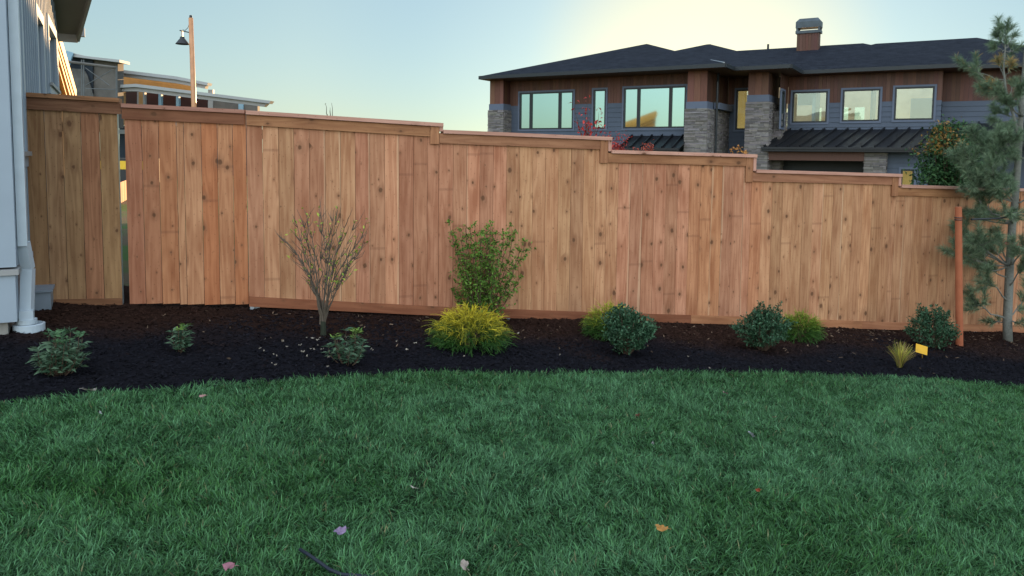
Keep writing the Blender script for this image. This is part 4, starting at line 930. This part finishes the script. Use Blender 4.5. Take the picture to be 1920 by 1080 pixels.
# bare multi-stem shrub
p = on_ground(606, 630); Z0 = (p-CAM)@FW
t = root('bare_shrub', p, 'nearly leafless multi stemmed shrub with a few yellow green leaves in front of the fence', 'shrub'); m = MB(); P = []; D = []
def tip_at(px, py, dz): return at_y(px, py, p[1]+dz)-p
m.tube([(0, 0, -.05), (.002, 0, .06), (0, 0, .13)], [.026, .024, .022], 10); m.build('trunk_base', barkmat('dark greenish bark', (.012, .016, .010), (.04, .045, .03)), t); m = MB()  # trunk base coloured darker and greener than the stems
tips = [(548, 402, .05), (563, 408, -.1), (573, 396, .15), (585, 392, -.1), (597, 388, .1), (603, 398, .2), (612, 396, -.15), (622, 390, .1), (633, 394, -.05), (645, 402, .2), (656, 404, -.2), (668, 410, .1), (680, 416, -.1), (690, 436, .1), (694, 450, -.1), (640, 440, .3), (600, 430, -.3), (575, 430, .3), (520, 438, 0), (560, 470, -.2), (670, 470, .25), (655, 500, -.2), (630, 460, -.3)]
for i, (tx, ty_, dz) in enumerate(tips):
    if i in (3, 6, 9, 12, 16, 22): continue
    e = tip_at(tx, ty_, dz); bz = .10; sx = np.clip((tx-606)/90, -1, 1)
    f_ = np.linspace(0, 1, 10); b0 = np.array([sx*.012+RNG.normal()*.006, dz*.05, bz]); up_ = .16+.2*RNG.random()
    k1 = b0+np.array([sx*.03, dz*.1, up_*1.0]); k2 = k1*.45+e*.55+np.array([-sx*.03+RNG.normal()*.035, RNG.normal()*.03, .0])
    c_ = [(1-v)**3*b0+3*(1-v)**2*v*k1+3*(1-v)*v*v*k2+v**3*e+RNG.normal(size=3)*.006*(0 < v < 1) for v in f_]; r0 = .0078*(.6+.6*RNG.random())
    m.tube(c_, [r0*(1-.82*k/9) for k in range(10)], 6)
    for k in range(3, 9):
        for j in range(2 if k < 5 else 4):
            if RNG.random() < .8:
                L = .07+.15*RNG.random(); dd = unit(c_[min(9, k+1)]-c_[k-1])+np.array([RNG.normal()*.38, RNG.normal()*.38, .12]); dd = unit(dd); e2 = c_[k]+dd*L
                c2 = curve(c_[k], e2, RNG.normal(size=3)*.008+np.array([0, 0, -.008]), 4, .002); m.tube(c2, [.0034, .0028, .0023, .0018, .001], 4)
                if RNG.random() < .50:
                    for q in c2[2:]:
                        if RNG.random() < .5: P.append(q); D.append(RNG.normal(size=3)+np.array([0, 0, .4]))
m.build('stem', M['bark_grey'], t); N = len(P); L_ = .026+.02*RNG.random(N)
leafmesh('foliage', P, D, L_, L_*.45, colr(N, (.16, .25, .03), (.38, .42, .07)), t, .2, .3)

# leafy upright shrub
p = on_ground(904, 606)
t = root('upright_leafy_shrub', p, 'upright green leafy shrub growing behind the bright yellow cypress', 'shrub'); m = MB(); P = []; D = []
tips = [(842, 418, 0), (852, 440, .1), (862, 432, -.1), (872, 425, .2), (882, 430, 0), (890, 420, .1), (902, 438, -.2), (913, 428, .1), (921, 420, 0), (930, 436, .2), (944, 440, -.1), (956, 424, 0), (965, 436, .1), (985, 455, 0), (975, 470, .15), (890, 460, -.2), (915, 470, .3), (935, 475, -.2), (870, 480, .2), (975, 520, .05), (860, 500, -.1), (850, 545, .1), (925, 455, .0), (900, 450, .25)]
for tx, ty_, dz in tips:
    e = tip_at(tx, ty_, dz); sx = (tx-904)/80; c_ = curve((sx*.05, dz*.15, -.03), e, (sx*.02, 0, -.01), 10, .006); m.tube(c_, [.0065*(1-.7*k/10) for k in range(11)], 5)
    for k in range(2, 11):
        for j in range(4):
            q = c_[k]; L = .03+.10*RNG.random(); dd = unit(np.array([RNG.normal()*.8, RNG.normal()*.8, .5])); 
            if RNG.random() < .55 and k < 10: m.tube([q, q+dd*L], [.002, .001], 4); nn = 8
            else: L = .01; nn = 4
            for _ in range(nn): f = RNG.random(); P.append(q+dd*L*f*1.3+RNG.normal(size=3)*.011); D.append(dd*.4+RNG.normal(size=3)*.7)
m.build('stem', M['bark_brown'], t); N = len(P); L_ = .022+.020*RNG.random(N)
leafmesh('foliage', P, D, L_, L_*.5, colr(N, (.050, .125, .018), (.16, .28, .045)), t, .2, .25)

# pine with bundled needles
p = on_ground(1890, 641)
t = root('pine_tree', p, 'young blue green pine tied to the orange stake at the right edge', 'tree'); m = MB()
trunkpx = [(1890, 645), (1889, 600), (1893, 500), (1898, 420), (1903, 380), (1909, 300), (1914, 220), (1920, 140), (1926, 50), (1930, -60)]
TP = [at_y(a, b_, p[1])-p for a, b_ in trunkpx]; TP[0][2] -= .05; m.tube(TP, [.056, .050, .046, .043, .040, .036, .030, .025, .018, .008], 10); m.build('trunk', M['bark_pine'], t, True)
m = MB(); ND = []; NDd = []; NL = []; NC = []
def tuft_line(c_, start, dens, L, browned=0.0):
    """needle bundles along a twig"""
    for k in range(len(c_)-1):
        if k/(len(c_)-1) < start: continue
        d = unit(c_[k+1]-c_[k]); ln = np.linalg.norm(c_[k+1]-c_[k]); n_ = int(dens*ln)
        q = c_[k]+(c_[k+1]-c_[k])*RNG.random((n_, 1)); a = RNG.normal(size=(n_, 3)); a = unit(a-d*(a@d)[:, None]); spread = .30+.65*RNG.random((n_, 1))
        ND.append(q); NDd.append(unit(d*(1-spread*.55)+a*spread+np.array([0, 0, .06]))); NL.append(L*(.7+.5*RNG.random(n_)))
        g_ = RNG.random((n_, 1)); c = (.7+.6*RNG.random((n_, 1)))*((1-g_)*np.array([.070, .128, .072])+g_*np.array([.23, .30, .185]))
        if browned: br = RNG.random(n_) < browned; c[br] = np.array([.40, .27, .10])*(.7+.6*RNG.random((br.sum(), 1)))
        NC.append(c)
def limb(i0, ex, ey, dz, sag=.0, sub=5, L=.10, brown=0.0, dens=500, r_=.011, start=.4):
    a = TP[i0] if not isinstance(i0, tuple) else at_y(i0[0], i0[1], p[1])-p
    e = at_y(ex, ey, p[1]+dz)-p; c_ = curve(a, e, (0, 0, sag), 8, .008); m.tube(c_, [r_*(1-.75*k/8) for k in range(9)], 6)
    tuft_line(c_, max(start, .55), dens, L, brown)
    d0 = unit(e-a); ln = np.linalg.norm(e-a)
    for j in range(sub):
        k = 3+int(RNG.random()*5); dd = unit(d0+RNG.normal(size=3)*.55+np.array([0, 0, .22])); l2 = ln*(.16+.22*RNG.random()); l2 = min(max(l2, .08), .26)
        c2 = curve(c_[k], c_[k]+dd*l2, (0, 0, -.008), 4, .004); m.tube(c2, [.0045, .004, .0035, .003, .002], 5); tuft_line(c2, .15, dens, L, brown)
LB = [  # start index or pixel, end pixel, depth, sag, twigs
    (1, 1807, 545, -.1, -.05, 7), (1, 1845, 600, .2, -.03, 3), ((1889, 565), 1850, 520, -.35, .0, 6), (2, 1780, 470, -.15, -.04, 6), (2, 1800, 420, .2, -.04, 7), (2, 1822, 440, -.4, -.03, 6), (2, 1850, 455, .35, 0, 6),
    (3, 1826, 362, -.1, -.05, 6), (2, 1790, 425, .1, -.05, 6), (2, 1835, 500, -.1, -.04, 5), (2, 1862, 430, .1, -.03, 6), (3, 1812, 395, .25, -.04, 6), (3, 1850, 395, .3, -.02, 6), (3, 1862, 350, -.35, 0, 6), ((1889, 520), 1840, 485, .1, -.04, 6), ((1889, 540), 1925, 480, -.3, -.04, 6), (2, 1945, 430, -.35, -.03, 7), (1, 1930, 540, .2, -.04, 5), (1, 1925, 600, -.15, -.03, 4),
    (4, 1805, 285, -.15, -.06, 9), (4, 1832, 262, .2, -.05, 8), (4, 1795, 300, .1, -.05, 7), (4, 1850, 305, -.4, -.03, 8), (5, 1845, 245, .3, -.04, 8), (5, 1862, 280, -.3, -.03, 7), (5, 1960, 260, -.3, -.04, 8), (4, 1965, 340, -.3, -.04, 8),
    (4, 1812, 325, -.2, -.05, 8), (4, 1868, 330, -.2, -.03, 8), (5, 1820, 250, .1, -.05, 8), (5, 1870, 240, -.35, -.03, 6),
    (6, 1880, 175, -.3, -.03, 7), (6, 1862, 200, .2, -.03, 6), (6, 1860, 225, -.1, -.03, 7), (6, 1965, 190, -.3, -.03, 8), (7, 1960, 80, -.3, -.03, 7), (8, 1935, -20, .0, 0, 4), (5, 1890, 250, -.45, 0, 6), (6, 1908, 160, -.4, 0, 6), (3, 1895, 400, -.5, 0, 6), (2, 1905, 470, -.5, 0, 6)]
for q in LB: limb(*q)
# leader that leans left, with the yellowed inner needles
lead = [at_y(a, b_, p[1]-.1)-p for a, b_ in ((1911, 262), (1900, 215), (1886, 172), (1882, 130), (1885, 85), (1886, 62))]; m.tube(lead, [.018, .016, .013, .010, .007, .003], 7); tuft_line(lead, .75, 700, .09)
for (a0, a1, b0, b1, dz, br) in ((1886, 172, 1800, 112, -.1, .03), (1884, 150, 1822, 128, .15, .1), (1885, 165, 1852, 150, -.1, .35), (1884, 140, 1868, 112, .05, .6), (1884, 145, 1898, 118, -.15, .6), (1884, 150, 1848, 172, .1, .05), (1886, 172, 1836, 160, -.2, .1), (1885, 90, 1868, 56, 0, 0), (1885, 90, 1903, 62, .1, 0), (1885, 88, 1890, 38, -.1, 0), (1884, 96, 1862, 82, -.1, 0), (1884, 96, 1910, 90, 0, 0), (1885, 90, 1876, 45, .1, 0), (1888, 185, 1905, 150, .1, .1)):
    limb((a0, a1), b0, b1, dz, -.02, 3, .095, br, 520, .007, .35)
m.build('branch', M['bark_pine'], t)
ND = np.concatenate(ND); NDd = np.concatenate(NDd); NL = np.concatenate(NL); NC = np.concatenate(NC); N = len(ND)
Vn = []; 
for _ in range(3):
    d = unit(NDd+RNG.normal(size=(N, 3))*.16); sd_ = unit(np.cross(d, rdir(N)))*.00125; mid = ND+d*(NL*.55)[:, None]; tip = ND+d*NL[:, None]-np.array([0, 0, 1])*(NL*.10)[:, None]
    Vn.append(np.stack([ND-sd_, ND+sd_, mid+sd_, mid-sd_, tip], 1))
Vn = np.concatenate(Vn).reshape(-1, 3); N3 = N*3; bs = (np.arange(N3)*5)[:, None]
npmesh('needles', Vn, bs+np.array([0, 1, 2, 3]), bs+np.array([3, 2, 4]), M['leaf'], np.repeat(np.tile(NC, (3, 1)), 5, 0), t)
print('needles', N3)
# pink flagging tape tied on the pine, stake and strap
M['pink'] = simple('fluorescent pink tape', (.95, .03, .10), .4, .05, 9)
q = at_y(1908, 458, p[1]-.07); fl = root('flagging_tape', q, 'bright pink flagging tape tied round the pine trunk', 'flagging tape')
m = MB(); m.face([(-.045, 0, -.02), (-.005, -.01, .012), (.005, -.01, -.008), (-.03, 0, -.04)]); m.face([(-.045, .001, -.02), (-.005, -.009, .012), (.005, -.009, -.008), (-.03, .001, -.04)][::-1]); m.obox((0, -.01, .0), (.05, -.012, -.02), .002, .026); m.build('tail', M['pink'], fl)
m = MB(); m.lathe([(.047, -.012), (.050, 0), (.047, .012)], 18, (-.05, .07, .0)); m.build('loop', M['pink'], fl)
sp_ = on_ground(1799, 649); st = root('tree_stake', sp_, 'round orange wooden stake driven in beside the pine', 'stake')
b = NB('orange stake wood'); M['stake'] = b.fin(b.mix(b.noise(b.geo(), 14, 5, .6), (.24, .070, .032), (.38, .125, .062)), .75, .2)
e = at_y(1797, 388, sp_[1])-sp_; m = MB(); m.tube([e*-.12, e*.2, e*.6, e], [.039, .039, .037, .036], 16); m.build('shaft', M['stake'], st, False)
z1 = e[2]-(at_y(1797, 388, sp_[1])-at_y(1797, 410, sp_[1]))[2]
sr = root('tree_strap', sp_+np.array([0, 0, z1]), 'black tie strap stretched from the orange stake to the pine trunk', 'tie strap'); pe = at_y(1904, 402, p[1]-.05)-sp_-np.array([0, 0, z1]); pf = at_y(1960, 408, p[1])-sp_-np.array([0, 0, z1])
m = MB()
for dz_ in (-.012, .012): m.lathe([(.040, -.006), (.043, 0), (.040, .006)], 18, (e[0]*.93, e[1]*.93, dz_))
m.build('loop', M['black_metal'], sr)
m = MB(); m.tube([(.04, -.02, -.005), pe*.5+np.array([0, -.12, -.012]), pe+np.array([0, -.06, 0])], .011, 6); m.tube([pe, pf], .009, 6); m.build('band', M['black_metal'], sr)

# plants beyond the fence
def far_shrub(name, px, py_top, py_base_z, Y, wpx, hpx, nst, nl, ca, cb, L0, label, cat, bark='bark_brown', cont=None, shape=1.0, ctop=None):
    top = at_y(px, py_top, Y); gz = float(ground_far(np.array(top[0]), np.array(Y))); p = np.array([top[0], Y, gz]); s = Y/FPX; H = top[2]-gz; Wd = wpx*s/2; Hc = hpx*s
    t = root(name, p, label, cat); m = MB(); P = []; D = []; C = []
    m.tube(curve((0, 0, -.1), (0, 0, H-Hc*.8), (.03, 0, 0), 4, .01), [.05, .045, .04, .035, .03] if Hc > 1 else .015, 7)
    for i in range(nst):
        a = RNG.random()*2*pi; r_ = Wd*RNG.random()**.6; e = np.array([cos(a)*r_, sin(a)*r_, H-Hc*(.0+.75*RNG.random())*(1 if shape > .5 else (r_/Wd)*.8)])
        c_ = curve((0, 0, H-Hc*.95), e, (cos(a)*r_*.15, sin(a)*r_*.15, 0), 5, .01); m.tube(c_, [.012, .010, .008, .006, .004, .002], 5)
        n_ = max(1, nl//nst); f = RNG.random(n_)**.6; q = np.array([c_[min(5, int(v*6))] for v in f])+RNG.normal(size=(n_, 3))*Wd*.13*shape
        P.append(q); D.append(RNG.normal(size=(n_, 3))+np.array([0, 0, -.2]))
        c = colr(n_, ca, cb, .6)
        if ctop is not None:
            k = ((q[:, 2] > H-Hc*.38)&(RNG.random(n_) < .42) & (q[:, 0] < Wd*.1)); c[k] = colr(int(k.sum()), *ctop)
        C.append(c)
    m.build('trunk', M[bark], t)
    if nl: P = np.concatenate(P); D = np.concatenate(D); N = len(P); LL = L0*(.7+.6*RNG.random(N)); leafmesh('foliage', P, D, LL, LL*.55, np.concatenate(C), t, .15, .2)
far_shrub('red_leaf_tree', 1104, 180, 0, 16, 62, 105, 14, 170, (.24, .015, .02), (.55, .06, .05), .085, 'thin sapling with sparse red leaves in front of the dark house windows', 'tree')
far_shrub('red_shrub', 1160, 256, 0, 15, 70, 60, 26, 1500, (.22, .018, .02), (.50, .07, .05), .055, 'dense red leaved shrub showing just above the fence', 'shrub')
far_shrub('red_shrub', 1212, 266, 0, 16, 56, 50, 20, 800, (.20, .03, .02), (.46, .10, .06), .05, 'lower red shrub in front of the small black metal roof', 'shrub')
far_shrub('orange_shrub', 1386, 277, 0, 17, 34, 50, 12, 420, (.35, .13, .03), (.60, .28, .06), .055, 'small orange leaved shrub peeking over the fence by the stone pillar', 'shrub')
far_shrub('maple_tree', 1782, 240, 0, 15, 118, 130, 60, 9000, (.012, .04, .016), (.06, .13, .045), .07, 'dark green bushy tree turning orange at its top behind the fence', 'tree', ctop=((.12, .09, .022), (.32, .17, .045)))
far_shrub('bare_sapling', 622, 188, 0, 12, 40, 60, 12, 6, (.2, .2, .08), (.3, .3, .1), .03, 'wispy leafless sapling twigs poking above the fence', 'tree', 'bark_grey')

# ------------------------------------------------------------------ small things on the ground
def leafthing(px, py, size, col, label, name='fallen_leaf', cat='leaf', flat=.3, lawn=True, group=None, asp=.6):
    q = on_ground(px, py); z = (lawnz(q[0], q[1])+.058+(.014 if size > 18 or name != 'fallen_leaf' or py < 760 else 0)) if lawn else G(q[0], q[1])+.045+(fbm(q[0]*2.2+9, q[1]*2.2, 3)-.5)*.07
    d = ray(px, py); q = CAM+d*((z-CAM[2])/d[2]); m = MB(); L = size/ppm(q)
    ring = []; n = 14; ph = RNG.random()*6
    for k in range(n):
        a = 2*pi*k/n; r_ = L/2*(1+.16*sin(5*a+ph)*(.6 if asp > .4 else .2)); x_ = cos(a)*r_; y_ = sin(a)*r_*asp; ring.append((x_, y_, abs(x_)*flat*.9+y_*.35*flat+.004*RNG.normal()))
    for k in range(n): m.face([(0, 0, .0), ring[k], ring[(k+1) % n]])
    m.tube([(L*.45, 0, L*.12), (L*.75, .004, L*.05)], .001*max(1, L*20), 4)
    v = simple(label[:24], tuple(.5*q for q in col) if name != 'dry_leaf' else col, .6, .3, 60); o = m.build(name, v); o.location = q; o.rotation_euler = (RNG.normal()*.12+.5, RNG.normal()*.1, RNG.random()*6.28); tag(o, label, cat, group)
    return o
leafthing(380, 743, 12, (.50, .28, .26), 'pink leaf on the grass at the mulch edge right of the gate')
leafthing(188, 774, 12, (.42, .44, .42), 'pale curled leaf on the grass near the left edge', asp=.35)
leafthing(1360, 737, 13, (.42, .25, .25), 'dusty pink leaf near the far edge of the lawn')
leafthing(1408, 815, 22, (.62, .62, .70), 'pale grey leaf lying in the right half of the lawn')
leafthing(1240, 990, 24, (.55, .26, .06), 'orange brown curled leaf in the foreground grass')
leafthing(1421, 919, 9, (.50, .09, .04), 'tiny red orange leaf in the grass below the grey leaf')
leafthing(637, 997, 26, (.34, .24, .40), 'mauve leaf in the foreground grass left of centre')
leafthing(430, 1062, 26, (.42, .17, .22), 'pinkish red leaf at the bottom edge left of the black hose')
leafthing(872, 1060, 26, (.46, .38, .32), 'pale tan leaf at the bottom edge right of the black hose')
leafthing(1224, 831, 8, (.45, .46, .44), 'small whitish leaf near the centre of the lawn')
leafthing(1453, 782, 7, (.42, .24, .16), 'tiny tan leaf between the dusty pink and grey leaves')
leafthing(774, 914, 14, (.50, .47, .40), 'thin straw coloured leaf upright in the lawn centre', asp=.25)
leafthing(1195, 778, 9, (.20, .09, .05), 'small brown leaf sunk in the lawn right of centre')
leafthing(168, 731, 23, (.56, .50, .45), 'flat white stone lying on the black mulch left', 'white_stone', 'stone', .05, False, asp=.45)
rr = [(573, 633), (586, 634), (594, 637), (601, 633), (562, 647), (596, 647), (606, 654), (590, 655), (582, 654), (487, 653), (496, 657), (515, 664), (519, 667), (617, 669), (626, 660), (634, 668), (696, 654), (700, 656), (742, 640), (778, 643), (764, 655), (762, 655), (512, 680), (516, 684), (498, 636), (539, 650), (602, 655), (614, 687), (650, 632), (530, 640), (566, 659), (575, 668), (1290, 668), (1050, 665), (1330, 690), (1500, 705), (870, 668), (974, 625)]
for x_, y_ in rr: leafthing(x_+RNG.normal(), y_, 3.5+3.5*RNG.random(), tuple((.2+.14*RNG.random())*np.array([1, .88, .72])), 'small pale dry leaf scattered on the black mulch', 'dry_leaf', 'leaf', .4, False, 'pale dry leaves scattered on the mulch', .4)
# hose
def on_lawn(px, py, h):
    q = on_ground(px, py)
    for _ in range(6): q = at_z(px, py, lawnz(q[0], q[1])+h)
    return q
hp_ = [on_lawn(a, b_, zz) for a, b_, zz in ((562, 1030, .038), (580, 1041, .036), (600, 1055, .036), (618, 1068, .030), (640, 1077, .032), (690, 1081, .02), (760, 1094, .02))]
m = MB(); m.tube(hp_, .0062, 10); M['hose'] = simple('black rubber hose', (.010, .014, .024), .6, .1, 20); o = m.build('garden_hose', M['hose'], None, True); tag(o, 'black hose end lying in the grass at the bottom edge', 'hose')
